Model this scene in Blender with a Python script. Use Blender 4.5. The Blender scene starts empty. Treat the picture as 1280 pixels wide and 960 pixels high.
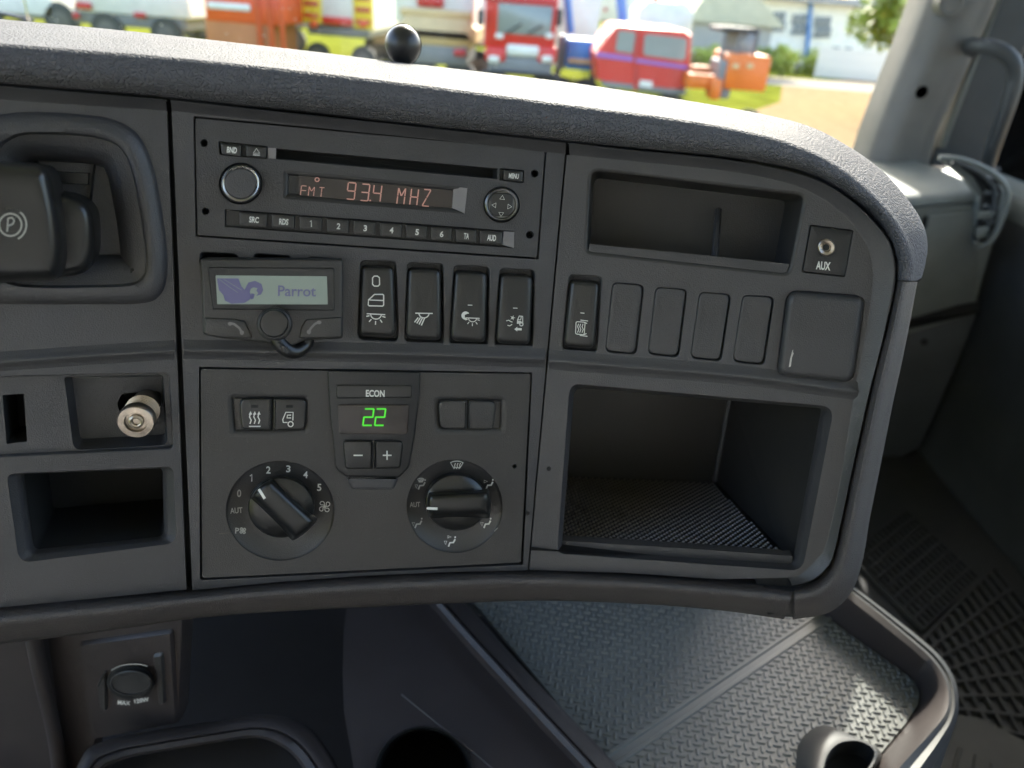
import bpy, math, random
from mathutils import Vector, Matrix
from mathutils.geometry import tessellate_polygon
random.seed(7)
PI = math.pi
SC = bpy.context.scene
COL = SC.collection

# ------------------------------------------------------------ camera
W, H, F = 1280.0, 960.0, 924.0          # photograph size and focal length in its pixels
CAMZ = 2.35                             # lens height over the yard, metres
pitch, roll = math.radians(27.8), math.radians(4.5)
upc = Vector((math.sin(roll)*math.cos(pitch), math.cos(roll)*math.cos(pitch), math.sin(pitch)))
vw = Vector((0, 0, -1))
fw = (vw - vw.dot(upc)*upc).normalized()
rt = fw.cross(upc)
R = Matrix((rt, fw, upc))               # camera axes -> world axes
CAM = Vector((0, 0, CAMZ))
cd = bpy.data.cameras.new('camera'); cam = bpy.data.objects.new('camera', cd); COL.objects.link(cam)
cam.matrix_world = Matrix.Translation(CAM) @ R.to_4x4()
cd.sensor_width = 36; cd.lens = F/W*36
cd.clip_start = .02; cd.clip_end = 3000
cd.dof.use_dof = True; cd.dof.focus_distance = .44; cd.dof.aperture_fstop = 6.5
SC.camera = cam

# ------------------------------------------------------------ light
wd = bpy.data.worlds.new('World'); SC.world = wd; wd.use_nodes = True
nt = wd.node_tree
sky = nt.nodes.new('ShaderNodeTexSky'); sky.sky_type = 'NISHITA'; sky.sun_disc = False
SUN_EL, SUN_AZ = math.radians(33), math.radians(6)     # azimuth from +Y (ahead), clockwise to the right
sky.sun_elevation = SUN_EL; sky.sun_rotation = SUN_AZ
sky.air_density = 1.0; sky.dust_density = 3.0; sky.ozone_density = .8
bgn = nt.nodes['Background']; bgn.inputs['Strength'].default_value = .15
nt.links.new(sky.outputs[0], bgn.inputs[0])
sl = bpy.data.lights.new('sun', 'SUN'); sl.energy = 2.0; sl.angle = math.radians(.8); sl.color = (1, .95, .86)
sun = bpy.data.objects.new('sun', sl); COL.objects.link(sun)
sd = Vector((math.sin(SUN_AZ)*math.cos(SUN_EL), math.cos(SUN_AZ)*math.cos(SUN_EL), math.sin(SUN_EL)))
sun.rotation_euler = sd.to_track_quat('Z', 'Y').to_euler()
vs = SC.view_settings
vs.view_transform = 'Standard'; vs.look = 'None'; vs.gamma = 1; vs.exposure = 2.68
SC.render.engine = 'CYCLES'
try:
    SC.cycles.max_bounces = 8; SC.cycles.diffuse_bounces = 5; SC.cycles.transparent_max_bounces = 12
except Exception: pass

# ------------------------------------------------------------ rays and surfaces
def ray(px, py):
    return R @ Vector(((px-W/2)/F, -(py-H/2)/F, -1.0))
def on_plane(px, py, p0, n):
    d = ray(px, py); t = (p0-CAM).dot(n)/d.dot(n)
    return CAM + d*t
def onY(px, py, y): return on_plane(px, py, Vector((0, y, 0)), Vector((0, 1, 0)))
def onX(px, py, x): return on_plane(px, py, Vector((x, 0, 0)), Vector((1, 0, 0)))
def onZ(px, py, z): return on_plane(px, py, Vector((0, 0, z)), Vector((0, 0, 1)))
def G(px, py): return onZ(px, py, 0)
def rowd(px, py, t): return CAM + ray(px, py)*t

# the fascia: three planes that turn round the driver, all sharing one falling direction
Dn = (R @ Vector((-276, -3513, -924))).normalized()
def horiz(v):
    v = R @ Vector(v); v = v - v.dot(Dn)*Dn
    return v.normalized()
eA = horiz((4135, -70, -924)); eB = horiz((12100, -1194, 924)); eL = horiz((2300, 62, -924))
def nrm(e):
    n = e.cross(Dn).normalized()
    if n.dot(CAM - rowd(640, 480, .45)) < 0: n = -n
    return n
nA, nB, nL = nrm(eA), nrm(eB), nrm(eL)
pA = rowd(460, 300, .42)
pR = on_plane(686, 450, pA, nA); pL = on_plane(224, 430, pA, nA)
def xcL(py): return 210 + (py-125)*.041
def xcR(py): return 709 - (py-175)*.0894
BL = 6.0
def SN(px, py, h=0.0):
    a = px - xcL(py); b = px - xcR(py)
    if abs(a) < abs(b): p1, n1, p2, n2, k = pL, nL, pA, nA, a
    else: p1, n1, p2, n2, k = pA, nA, pR, nB, b
    w = min(1, max(0, (k+BL)/(2*BL)))
    if w <= 0: return on_plane(px, py, p1+n1*h, n1), n1
    if w >= 1: return on_plane(px, py, p2+n2*h, n2), n2
    q1 = on_plane(px, py, p1+n1*h, n1); q2 = on_plane(px, py, p2+n2*h, n2)
    return q1.lerp(q2, w), n1.lerp(n2, w).normalized()
def S(px, py, h=0.0): return SN(px, py, h)[0]
def E(px, py, h, d):
    p, n = SN(px, py, h); return p - n*d

# ------------------------------------------------------------ 2-D outlines in photograph pixels
def rpoly(pts, r, n=5):
    out = []; m = len(pts)
    for i in range(m):
        p = Vector(pts[i][:2]); a = Vector(pts[i-1][:2]); b = Vector(pts[(i+1) % m][:2])
        ri = r[i] if isinstance(r, (list, tuple)) else r
        u = a-p; v = b-p
        la, lb = u.length, v.length
        u.normalize(); v.normalize()
        ang = math.acos(max(-1, min(1, u.dot(v))))
        d = min(ri/max(.15, math.tan(ang/2)), la*.48, lb*.48)
        s, e = p+u*d, p+v*d
        for k in range(n+1):
            t = k/n
            out.append(((1-t)**2)*s + 2*t*(1-t)*p + t*t*e)
    return out
def inset(pts, d):
    """move every edge of a closed outline inwards by d (negative: outwards)"""
    m = len(pts); out = []
    ar = sum(pts[i-1][0]*pts[i][1]-pts[i][0]*pts[i-1][1] for i in range(m))
    s = 1 if ar > 0 else -1
    for i in range(m):
        p = Vector(pts[i][:2]); a = Vector(pts[i-1][:2]); b = Vector(pts[(i+1) % m][:2])
        u = (p-a); v = (b-p)
        if u.length < 1e-6: u = v
        if v.length < 1e-6: v = u
        u = u.normalized(); v = v.normalized()
        n1 = Vector((-u.y, u.x))*s; n2 = Vector((-v.y, v.x))*s
        n = n1+n2
        if n.length < 1e-6: n = n1
        n.normalize(); c = max(.4, n.dot(n1))
        out.append(p + n*(d/c))
    return out
def blob(pts, n=6):
    P = [Vector(p[:2]) for p in pts]; m = len(P); out = []
    for i in range(m):
        a, b, c, d = P[i-1], P[i], P[(i+1) % m], P[(i+2) % m]
        for k in range(n):
            t = k/n; out.append(.5*((2*b)+(c-a)*t+(2*a-5*b+4*c-d)*t*t+(3*b-a-3*c+d)*t**3))
    return out
def shrink(pts, k):
    c = sum((Vector(p[:2]) for p in pts), Vector((0, 0)))/len(pts)
    return [c+(Vector(p[:2])-c)*k for p in pts]
def shift(pts, dx, dy): return [(p[0]+dx, p[1]+dy) for p in pts]
def ell(cx, cy, rx, ry, n=40, a0=0, tilt=0):
    out = []
    for k in range(n):
        a = a0+2*PI*k/n; x, y = rx*math.cos(a), ry*math.sin(a)
        out.append(Vector((cx+x*math.cos(tilt)-y*math.sin(tilt), cy+x*math.sin(tilt)+y*math.cos(tilt))))
    return out
def smooth(pts, n=6):
    """Catmull-Rom through open points of any dimension"""
    P = [Vector(p) for p in pts]; out = []
    P = [P[0]*2-P[1]]+P+[P[-1]*2-P[-2]]
    for i in range(1, len(P)-2):
        for k in range(n):
            t = k/n; a, b, c, d = P[i-1:i+3]
            out.append(.5*((2*b)+(c-a)*t+(2*a-5*b+4*c-d)*t*t+(3*b-a-3*c+d)*t**3))
    out.append(P[-2]); return out
def resample(pts, n):
    P = [Vector(p) for p in pts]; L = [0]
    for i in range(1, len(P)): L.append(L[-1]+(P[i]-P[i-1]).length)
    out = []; j = 0
    for k in range(n):
        t = L[-1]*k/(n-1)
        while j < len(P)-2 and L[j+1] < t: j += 1
        w = (t-L[j])/max(1e-9, L[j+1]-L[j]); out.append(P[j].lerp(P[j+1], w))
    return out

# ------------------------------------------------------------ materials
def mat(name, col, rough=.5, metal=0.0, grain=None, gs=900.0, gb=.15, mott=.12, ms=14.0, emit=None, es=0, spec=.5, coat=0, rv=.08, dust=0):
    m = bpy.data.materials.new(name); m.use_nodes = True; N = m.node_tree.nodes; Lk = m.node_tree.links
    b = N['Principled BSDF']
    b.inputs['Roughness'].default_value = rough; b.inputs['Metallic'].default_value = metal
    b.inputs['Specular IOR Level'].default_value = spec
    b.inputs['Coat Weight'].default_value = coat; b.inputs['Coat Roughness'].default_value = .12
    tc = N.new('ShaderNodeTexCoord')
    if mott or dust:
        nz = N.new('ShaderNodeTexNoise'); nz.inputs['Scale'].default_value = ms; nz.inputs['Detail'].default_value = 7
        Lk.new(tc.outputs['Object'], nz.inputs['Vector'])
        cr = N.new('ShaderNodeValToRGB'); cr.color_ramp.elements[0].position = .3; cr.color_ramp.elements[1].position = .72
        cr.color_ramp.elements[0].color = tuple(c*(1-mott) for c in col)+(1,)
        cr.color_ramp.elements[1].color = tuple(min(1, c*(1+mott)) for c in col)+(1,)
        Lk.new(nz.outputs[0], cr.inputs[0]); colout = cr.outputs[0]
        if dust:
            dz = N.new('ShaderNodeTexNoise'); dz.inputs['Scale'].default_value = 900; dz.inputs['Detail'].default_value = 3
            Lk.new(tc.outputs['Object'], dz.inputs['Vector'])
            dr = N.new('ShaderNodeMapRange'); dr.inputs[1].default_value = .66; dr.inputs[2].default_value = .8; dr.inputs[4].default_value = dust
            Lk.new(dz.outputs[0], dr.inputs[0])
            mx = N.new('ShaderNodeMix'); mx.data_type = 'RGBA'; mx.inputs[7].default_value = (.3, .28, .25, 1)
            Lk.new(dr.outputs[0], mx.inputs[0]); Lk.new(colout, mx.inputs[6]); colout = mx.outputs[2]
        Lk.new(colout, b.inputs['Base Color'])
        rr = N.new('ShaderNodeMapRange'); rr.inputs[3].default_value = max(.02, rough-rv); rr.inputs[4].default_value = min(1, rough+rv)
        nr = N.new('ShaderNodeTexNoise'); nr.inputs['Scale'].default_value = ms*2.3; nr.inputs['Detail'].default_value = 5
        Lk.new(tc.outputs['Object'], nr.inputs['Vector']); Lk.new(nr.outputs[0], rr.inputs[0]); Lk.new(rr.outputs[0], b.inputs['Roughness'])
    else: b.inputs['Base Color'].default_value = tuple(col)+(1,)
    if grain:
        bp = N.new('ShaderNodeBump'); bp.inputs['Strength'].default_value = gb
        if grain == 'leather':
            nz = N.new('ShaderNodeTexNoise'); nz.inputs['Scale'].default_value = gs*.5
            Lk.new(tc.outputs['Object'], nz.inputs['Vector'])
            av = N.new('ShaderNodeVectorMath'); av.operation = 'MULTIPLY_ADD'; av.inputs[1].default_value = (.0022,)*3
            Lk.new(nz.outputs[1], av.inputs[0]); Lk.new(tc.outputs['Object'], av.inputs[2])
            v = N.new('ShaderNodeTexVoronoi'); v.feature = 'DISTANCE_TO_EDGE'; v.inputs['Scale'].default_value = gs
            Lk.new(av.outputs[0], v.inputs['Vector'])
            mr = N.new('ShaderNodeMapRange'); mr.inputs[2].default_value = .28; mr.interpolation_type = 'SMOOTHSTEP'
            Lk.new(v.outputs['Distance'], mr.inputs[0]); Lk.new(mr.outputs[0], bp.inputs['Height'])
            bp.inputs['Distance'].default_value = .0006
        else:
            nz = N.new('ShaderNodeTexNoise'); nz.inputs['Scale'].default_value = gs; nz.inputs['Detail'].default_value = 2
            Lk.new(tc.outputs['Object'], nz.inputs['Vector']); Lk.new(nz.outputs[0], bp.inputs['Height'])
            bp.inputs['Distance'].default_value = .0004
        Lk.new(bp.outputs[0], b.inputs['Normal'])
    if emit:
        b.inputs['Emission Color'].default_value = tuple(emit)+(1,); b.inputs['Emission Strength'].default_value = es
    return m
M = {}
M['fascia'] = mat('dark grey moulded plastic', (.045, .0435, .046), .42, grain='fine', gs=1500, gb=.6, mott=.2, ms=11, rv=.13, dust=.12)
M['fascia2'] = mat('charcoal moulded plastic', (.036, .035, .037), .42, grain='fine', gs=1500, gb=.6, mott=.18, rv=.12, dust=.1)
M['climate'] = mat('brown black moulded plastic', (.032, .030, .029), .42, grain='fine', gs=1700, gb=.55, mott=.2, ms=10, rv=.12, dust=.18)
M['black'] = mat('black plastic', (.011, .011, .012), .42, grain='fine', gs=1500, gb=.25)
M['gloss'] = mat('satin black plastic', (.010, .010, .010), .3, grain='fine', gs=1500, gb=.12)
M['lever'] = mat('polished black lever plastic', (.012, .012, .012), .3, mott=.1)
M['rim'] = mat('dark rim plastic', (.045, .046, .046), .55, grain='fine', gs=900, gb=.3)
M['button'] = mat('soft touch button', (.017, .0165, .0165), .33, grain='fine', gs=1600, gb=.25)
M['liner'] = mat('shade darkened liner', (.024, .0225, .0215), .5, grain='fine', gs=1500, gb=.4)  # darkened plastic, the shade of the cubbies is put into its colour
M['bin'] = mat('bin shade black', (.011, .0075, .0065), .7, grain='fine', gs=900, gb=.3)  # near-black tone paints the shade of the bin under the dash
M['void'] = mat('unlit black cavity', (.006, .006, .006), .8, mott=0)  # near-black colour stands in for the shade inside holes and gaps
M['leather'] = mat('grained grey soft trim', (.094, .093, .102), .74, grain='leather', gs=400, gb=1.2, mott=.1, ms=9, spec=.2)
M['trim'] = mat('grained grey trim', (.056, .048, .046), .5, grain='leather', gs=700, gb=.5, mott=.1)
M['white'] = mat('white legend print', (.62, .62, .58), .6, mott=0)
M['dim'] = mat('worn grey legend print', (.33, .33, .30), .6, mott=0)
M['metal'] = mat('tarnished nickel', (.42, .36, .30), .33, 1, grain='fine', gs=700, gb=.5, mott=.35, ms=120)
M['chrome'] = mat('dull chrome ring', (.55, .53, .50), .28, 1, mott=.1)
M['darkchrome'] = mat('smoked chrome', (.16, .16, .16), .3, 1, mott=.15)
M['lcd'] = mat('dark amber display', (.026, .019, .017), .22, mott=.1, ms=30)
M['lcdtext'] = mat('lit pink segment', (.3, .15, .12), .5, mott=0, emit=(.75, .36, .28), es=.05)
M['lcdpale'] = mat('pale satin plastic', (.17, .16, .16), .5, grain='fine', gs=2500, gb=.4)
M['green'] = mat('lit green segment', (.02, .3, .02), .5, mott=0, emit=(.08, .75, .02), es=.14)
M['screen'] = mat('backlit grey green screen', (.15, .17, .15), .3, mott=.08, emit=(.30, .42, .36), es=.03)
M['ink'] = mat('violet screen ink', (.085, .08, .15), .4, mott=.1, emit=(.1, .1, .28), es=.03)
M['rubber'] = mat('grey ribbed rubber', (.115, .12, .11), .42, grain='fine', gs=1200, gb=.3, mott=.12, spec=.7)
M['drubber'] = mat('black rubber', (.030, .031, .032), .5, grain='fine', gs=900, gb=.3)
M['pale'] = mat('greenish grey cab plastic', (.14, .15, .138), .5, grain='fine', gs=900, gb=.3)
M['pillar'] = mat('warm grey pillar plastic', (.125, .12, .112), .5, grain='fine', gs=700, gb=.4)
M['door'] = mat('slate grey door plastic', (.042, .047, .051), .5, grain='fine', gs=700, gb=.4)
M['shell'] = mat('pale neutral headliner', (.56, .58, .60), .9, grain='fine', gs=300, gb=.3)  # pale neutral tone, raised to bounce fill light into the cab
M['console'] = mat('brown black console plastic', (.031, .0245, .0235), .5, grain='fine', gs=900, gb=.4)
M['chip'] = mat('chalky scuff', (.5, .48, .44), .8, mott=0)
M['grime'] = mat('dull dust film', (.09, .08, .07), .9, mott=.3, ms=200)

# ------------------------------------------------------------ objects
ORG = {}
def empty(name, loc, label=None, cat=None, group=None):
    o = bpy.data.objects.new(name, None); COL.objects.link(o); o.location = loc; o.empty_display_size = .02
    ORG[o.name] = Vector(loc); tag(o, label, cat, group); return o
def tag(o, label=None, cat=None, group=None, kind=None):
    if label: o['label'] = label
    if cat: o['category'] = cat
    if group: o['group'] = group
    if kind: o['kind'] = kind
    return o
class MB:
    def __init__(s): s.v = []; s.f = []
    def add(s, vs, fs):
        k = len(s.v); s.v += [Vector(v) for v in vs]; s.f += [tuple(i+k for i in f) for f in fs]; return s
    def loft(s, loops, cap0=False, cap1=True, closed=True):
        k = len(s.v); n = len(loops[0])
        for L in loops: s.v += [Vector(p) for p in L]
        for a in range(len(loops)-1):
            for i in range(n if closed else n-1):
                j = (i+1) % n
                s.f.append((k+a*n+i, k+a*n+j, k+(a+1)*n+j, k+(a+1)*n+i))
        if cap0: s.f.append(tuple(k+i for i in range(n))[::-1])
        if cap1: s.f.append(tuple(k+(len(loops)-1)*n+i for i in range(n)))
        return s
    def box(s, c, d, rz=0, M4=None):
        x, y, z = d[0]/2, d[1]/2, d[2]/2
        vs_ = [Vector((a, b, e)) for e in (-z, z) for a, b in ((-x, -y), (x, -y), (x, y), (-x, y))]
        rot = Matrix.Rotation(rz, 3, 'Z')
        vs_ = [rot @ v + Vector(c) for v in vs_]
        if M4: vs_ = [M4 @ v for v in vs_]
        return s.add(vs_, [(3, 2, 1, 0), (4, 5, 6, 7), (0, 1, 5, 4), (1, 2, 6, 5), (2, 3, 7, 6), (3, 0, 4, 7)])
    def prism(s, poly, vec):
        """closed 3-D outline pushed along vec"""
        vec = Vector(vec); a = [Vector(p) for p in poly]
        return s.loft([a, [p+vec for p in a]], True, True)
    def tube(s, pts, r, n=10, cap=True):
        pts = [Vector(p) for p in pts]; loops = []
        ref = Vector((.3, .2, .93))
        for i, p in enumerate(pts):
            t = (pts[min(i+1, len(pts)-1)]-pts[max(i-1, 0)]).normalized()
            u = t.cross(ref)
            if u.length < .05: u = t.cross(Vector((1, 0, 0)))
            u.normalize(); w = t.cross(u)
            rr = r[i] if isinstance(r, (list, tuple)) else r
            loops.append([p+(u*math.cos(2*PI*k/n)+w*math.sin(2*PI*k/n))*rr for k in range(n)])
        return s.loft(loops, cap, cap)
    def lathe(s, c, ax, prof, n=28):
        """prof: (radius, distance along axis)"""
        ax = Vector(ax).normalized(); c = Vector(c)
        u = ax.orthogonal().normalized(); w = ax.cross(u)
        return s.loft([[c+ax*d+(u*math.cos(2*PI*k/n)+w*math.sin(2*PI*k/n))*r for k in range(n)] for r, d in prof], True, True)
    def build(s, name, m, parent=None, label=None, cat=None, group=None, kind=None, sharp=38, flat=False):
        c = sum(s.v, Vector())/max(1, len(s.v))
        me = bpy.data.meshes.new(name)
        me.from_pydata([tuple(v-c) for v in s.v], [], s.f); me.update()
        if not flat:
            me.polygons.foreach_set('use_smooth', [True]*len(me.polygons)); me.set_sharp_from_angle(angle=math.radians(sharp))
        me.materials.append(M[m] if isinstance(m, str) else m)
        o = bpy.data.objects.new(name, me); COL.objects.link(o)
        if parent: o.parent = parent; o.location = c-ORG[parent.name]
        else: o.location = c
        ORG[o.name] = c
        return tag(o, label, cat, group, kind)

def fascia_sheet(mb, outline, holes, h=0.0, thick=.004):
    P = [[Vector((p[0], p[1], 0)) for p in L] for L in [outline]+holes]
    tris = tessellate_polygon(P); flat = [p for L in P for p in L]
    vs_ = [S(p.x, p.y, h) for p in flat]
    mb.add(vs_, [t for t in tris])
    k = 0
    for L in P:       # edges have thickness
        n = len(L)
        top = [S(p.x, p.y, h) for p in L]; bot = [E(p.x, p.y, h, thick) for p in L]
        mb.loft([top, bot], False, False)
    return mb

def well(outline, rim, d1, d2, m, parent, name='recess', floor=True, rim2=None, h=0.0, dx=0, dy=0):
    """rounded rim rolling in to a depth; returns the outline to cut out of the sheet"""
    mb = MB(); lo = [[S(p[0], p[1], h) for p in outline]]
    for k in range(1, 5):
        a = k/4*PI/2
        ins = inset(outline, rim*math.sin(a)); lo.append([E(p[0], p[1], h, d1*(1-math.cos(a))) for p in ins])
    ins = shift(inset(outline, rim), dx, dy)
    lo.append([E(p[0], p[1], h, d1+d2) for p in ins])
    mb.loft(lo, False, floor); mb.build(name, m, parent)
    return outline

def pad_button(outline, h, depth, bev, m, parent, name, bevh=None, crown=0.0, label=None, hf=None, rings=4):
    """raised key whose face is a rounded outline; crown lifts the middle; hf(px,py) adds height"""
    bevh = bevh if bevh is not None else .0012
    hf = hf or (lambda x, y: 0)
    def L(pts, hh, ex=0): return [E(p[0], p[1], hh+hf(p[0], p[1]), ex) for p in pts]
    nb = 5 if bev > 4 else 3 if bev > 1.8 else 2
    loops = [L(outline, h-bevh, depth), L(outline, h-bevh)]
    for k in range(1, nb+1):
        a = k/nb*PI/2; o2 = inset(outline, bev*(1-math.cos(a))); loops.append(L(o2, h-bevh*(1-math.sin(a))))
    for k in range(1, rings):
        f = 1-k/rings; loops.append(L(shrink(o2, f), h+crown*(1-f*f)))
    mb = MB(); mb.loft(loops, False, True)
    return mb.build(name, m, parent, label=label)

# ------------------------------------------------------------ lettering
_glyph = {}
def glyph_mesh(txt, bold):
    key = (txt, bold)
    if key not in _glyph:
        cu = bpy.data.curves.new('t', 'FONT'); cu.body = txt; cu.size = 1; cu.offset = bold; cu.resolution_u = 3
        ob = bpy.data.objects.new('t', cu); me = bpy.data.meshes.new_from_object(ob)
        V = [v.co.copy() for v in me.vertices]; Fs = [tuple(p.vertices) for p in me.polygons]
        bpy.data.objects.remove(ob); bpy.data.curves.remove(cu); bpy.data.meshes.remove(me)
        x0, x1 = min(v.x for v in V), max(v.x for v in V); y0, y1 = min(v.y for v in V), max(v.y for v in V)
        _glyph[key] = ([((v.x-x0)/(x1-x0), (v.y-y0)/max(1e-6, y1-y0)) for v in V], Fs)
    return _glyph[key]
def text(txt, c, w, hgt, m, parent, h=.0, tilt=4.0, bold=.02, shear=0.0, place=None, name='lettering', build=True, mb=None):
    V, Fs = glyph_mesh(txt, bold); t = math.radians(tilt); cs, sn = math.cos(t), math.sin(t)
    place = place or (lambda x, y: S(x, y, h)); out = []
    for u, v in V:
        x = (u-.5)*w + shear*(v-.5)*hgt; y = -(v-.5)*hgt
        out.append(place(c[0]+x*cs-y*sn, c[1]+x*sn+y*cs))
    mb = mb or MB(); mb.add(out, Fs)
    return mb.build(name, m, parent, flat=True) if build else mb
def strokes(lines, wd_, place, mb=None):
    """flat pen strokes through pixel points"""
    mb = mb or MB()
    for L in lines:
        P = [Vector(p[:2]) for p in L]; closed = (P[0]-P[-1]).length < 1e-4 and len(P) > 2
        if closed: P = P[:-1]
        n = len(P); A, B = [], []
        for i, p in enumerate(P):
            a = P[i-1] if (i or closed) else None; b = P[(i+1) % n] if (i < n-1 or closed) else None
            d = ((p-a).normalized() if a is not None else Vector((0, 0)))+((b-p).normalized() if b is not None else Vector((0, 0)))
            if d.length < 1e-6: d = Vector((1, 0))
            d.normalize(); q = Vector((-d.y, d.x))*wd_/2
            if not closed:
                if a is None: p = p-d*wd_*.25
                elif b is None: p = p+d*wd_*.25
            A.append(p+q); B.append(p-q)
        k = len(mb.v); mb.v += [place(x.x, x.y) for x in A]+[place(x.x, x.y) for x in B]
        for i in range(n if closed else n-1):
            j = (i+1) % n; mb.f.append((k+i, k+j, k+n+j, k+n+i))
    return mb
def fills(polys, place, mb=None):
    mb = mb or MB()
    for P in polys:
        k = len(mb.v); mb.v += [place(p[0], p[1]) for p in P]
        for t in tessellate_polygon([[Vector((p[0], p[1], 0)) for p in P]]): mb.f.append(tuple(k+i for i in t))
    return mb
def frame2(c, sc, tilt=4.0):
    t = math.radians(tilt); cs, sn = math.cos(t), math.sin(t)
    return lambda x, y: (c[0]+sc*(x*cs-y*sn), c[1]+sc*(x*sn+y*cs))
def icon(lines, polys, c, sc, wpx, m, parent, h, tilt=4.0, name='icon'):
    """lines and polys in units of the icon's own size, y down"""
    f = frame2(c, sc, tilt); pl = lambda x, y: S(x, y, h)
    mb = strokes([[f(*p) for p in L] for L in lines], wpx, pl)
    fills([[f(*p) for p in L] for L in polys], pl, mb)
    return mb.build(name, m, parent, flat=True)
def arc(cx, cy, r, a0, a1, n=10, ry=None):
    ry = ry or r
    return [(cx+r*math.cos(math.radians(a0+(a1-a0)*k/n)), cy+ry*math.sin(math.radians(a0+(a1-a0)*k/n))) for k in range(n+1)]
SEG = {'a': ((0, 0), (1, 0)), 'b': ((1, 0), (1, 1)), 'c': ((1, 1), (1, 2)), 'd': ((0, 2), (1, 2)), 'e': ((0, 1), (0, 2)), 'f': ((0, 0), (0, 1)),
       'g': ((0, 1), (1, 1)), 'i': ((0, 0), (.5, 1)), 'j': ((1, 0), (.5, 1)), 'k': ((.5, 1), (0, 2)), 'l': ((.5, 0), (.5, 1)), 'm': ((.5, 1), (.5, 2))}
CH = {'9': 'abcdfg', '3': 'abcdg', '4': 'bcfg', '2': 'abged', 'M': 'efbcij', 'H': 'efbcg', 'Z': 'ajkd', 'F': 'aefg', 'T': 'alm'}
def segs(txt, x0, y0, cw, chh, adv, slope, w, place, lean=.12, gap=.15):
    L = []
    for i, ch in enumerate(txt):
        if ch == ' ': continue
        ox = x0+i*adv; oy = y0+i*adv*slope
        for s in CH[ch]:
            (ax, ay), (bx, by) = SEG[s]
            mx, my = (ax+bx)/2, (ay+by)/2
            ax, ay = mx+(ax-mx)*(1-gap), my+(ay-my)*(1-gap); bx, by = mx+(bx-mx)*(1-gap), my+(by-my)*(1-gap)
            P = []
            for x, y in ((ax, ay), (bx, by)):
                X = x*cw + (2-y)*chh/2*lean; Y = y*chh/2 + x*cw*slope
                P.append((ox+X, oy+Y))
            L.append(P)
    return strokes(L, w, place)
def Zm(x0, y0, s): return lambda x, y: (x0+x/s, y0+y/s)
_q = MB.build
def _build(s, *a, **k):
    o = _q(s, *a, **k)
    if len(o.data.polygons) < 60000:
        import bmesh
        bm = bmesh.new(); bm.from_mesh(o.data); bmesh.ops.recalc_face_normals(bm, faces=bm.faces); bm.to_mesh(o.data); bm.free()
    return o
MB.build = _build
V3 = Vector
M['rubber2'] = mat('brown grey dotted rubber', (.12, .105, .09), .4, spec=.7)
# =============================================================== SETTING: yard outside
gm = mat('dry grass', (.13, .14, .02), .9, mott=.35, ms=1.2, spec=0); M['grass'] = gm
M['sand'] = mat('pale sandy gravel', (.26, .18, .10), .95, mott=.15, ms=3, spec=0)
M['road'] = mat('worn pale road', (.33, .29, .23), .95, mott=.1, ms=2, spec=0)
MB().add([(-400, -60, 0), (400, -60, 0), (400, 900, 0), (-400, 900, 0)], [(0, 1, 2, 3)]).build('ground', 'grass', kind='structure', flat=True)
def gpts(L, z): return [V3((G(x, y).x, G(x, y).y, z)) for x, y in L]
sa = [V3(p) for p in ((2.2, -20, .004), (2.6, 8, .004), (3.1, 14, .004), (5.2, 20, .004), (7.4, 24, .004), (9.5, 31, .004), (14, 36, .004), (60, 40, .004), (60, -20, .004))]
MB().add(sa, [tuple(range(len(sa)))]).build('gravel_yard', 'sand', kind='structure', flat=True)
rd = [V3(p) for p in ((8.2, 30, .008), (60, 30.5, .008), (60, 35, .008), (9.5, 34, .008))]
MB().add(rd, [(0, 1, 2, 3)]).build('road', 'road', kind='structure', flat=True)

for k_, c_, r_ in (('vpink', (.55, .42, .36), .6), ('vhub', (.11, .10, .09), .6), ('vwhite', (.72, .70, .64), .4), ('vcream', (.60, .42, .20), .45), ('vred', (.62, .035, .025), .35), ('vorange', (.72, .17, .02), .45), ('vrust', (.45, .16, .06), .7),
                   ('vredorange', (.72, .10, .025), .5), ('vblue', (.07, .23, .55), .4), ('vgrey', (.20, .20, .20), .6), ('vdark', (.05, .05, .05), .7), ('vyellow', (.80, .60, .03), .5), ('vlight', (.5, .03, .03), .3),
                   ('bwall', (.80, .77, .66), .8), ('bshed', (.42, .42, .40), .8), ('broof', (.52, .50, .36), .7), ('bgrey', (.3, .3, .29), .7), ('purple', (.30, .12, .42), .4), ('bwin', (.16, .18, .18), .25), ('vglass', (.25, .27, .26), .15)):
    M[k_] = mat('painted '+k_[1:], c_, r_, mott=.08, ms=3)

def sc(cx, cy, D):
    p = onY(cx, cy, D); return p, (p-CAM).length/V3(((cx-W/2), (cy-H/2), F)).length
def xb(r, D, th, m, name, par, bot=None, bev=.04, label=None, mb=None):
    """block whose front face covers pixel box r on the plane Y=D; bot: force the underside height"""
    p, s = sc((r[0]+r[2])/2, (r[1]+r[3])/2, D)
    w, h = (r[2]-r[0])*s, (r[3]-r[1])*s
    z0, z1 = p.z-h/2, p.z+h/2
    if bot is not None: z0 = bot
    b = min(bev, w*.3, (z1-z0)*.3, th*.3)
    x0, x1 = p.x-w/2, p.x+w/2
    def L(i, y): return [V3((x0+i+b, y, z0+i)), V3((x1-i-b, y, z0+i)), V3((x1-i, y, z0+i+b)), V3((x1-i, y, z1-i-b)), V3((x1-i-b, y, z1-i)), V3((x0+i+b, y, z1-i)), V3((x0+i, y, z1-i-b)), V3((x0+i, y, z0+i+b))]
    q = mb or MB(); q.loft([L(b, D), L(0, D+b), L(0, D+th-b), L(b, D+th)], True, True)
    return q if mb is not None else q.build(name, m, par, label=label)
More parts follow.
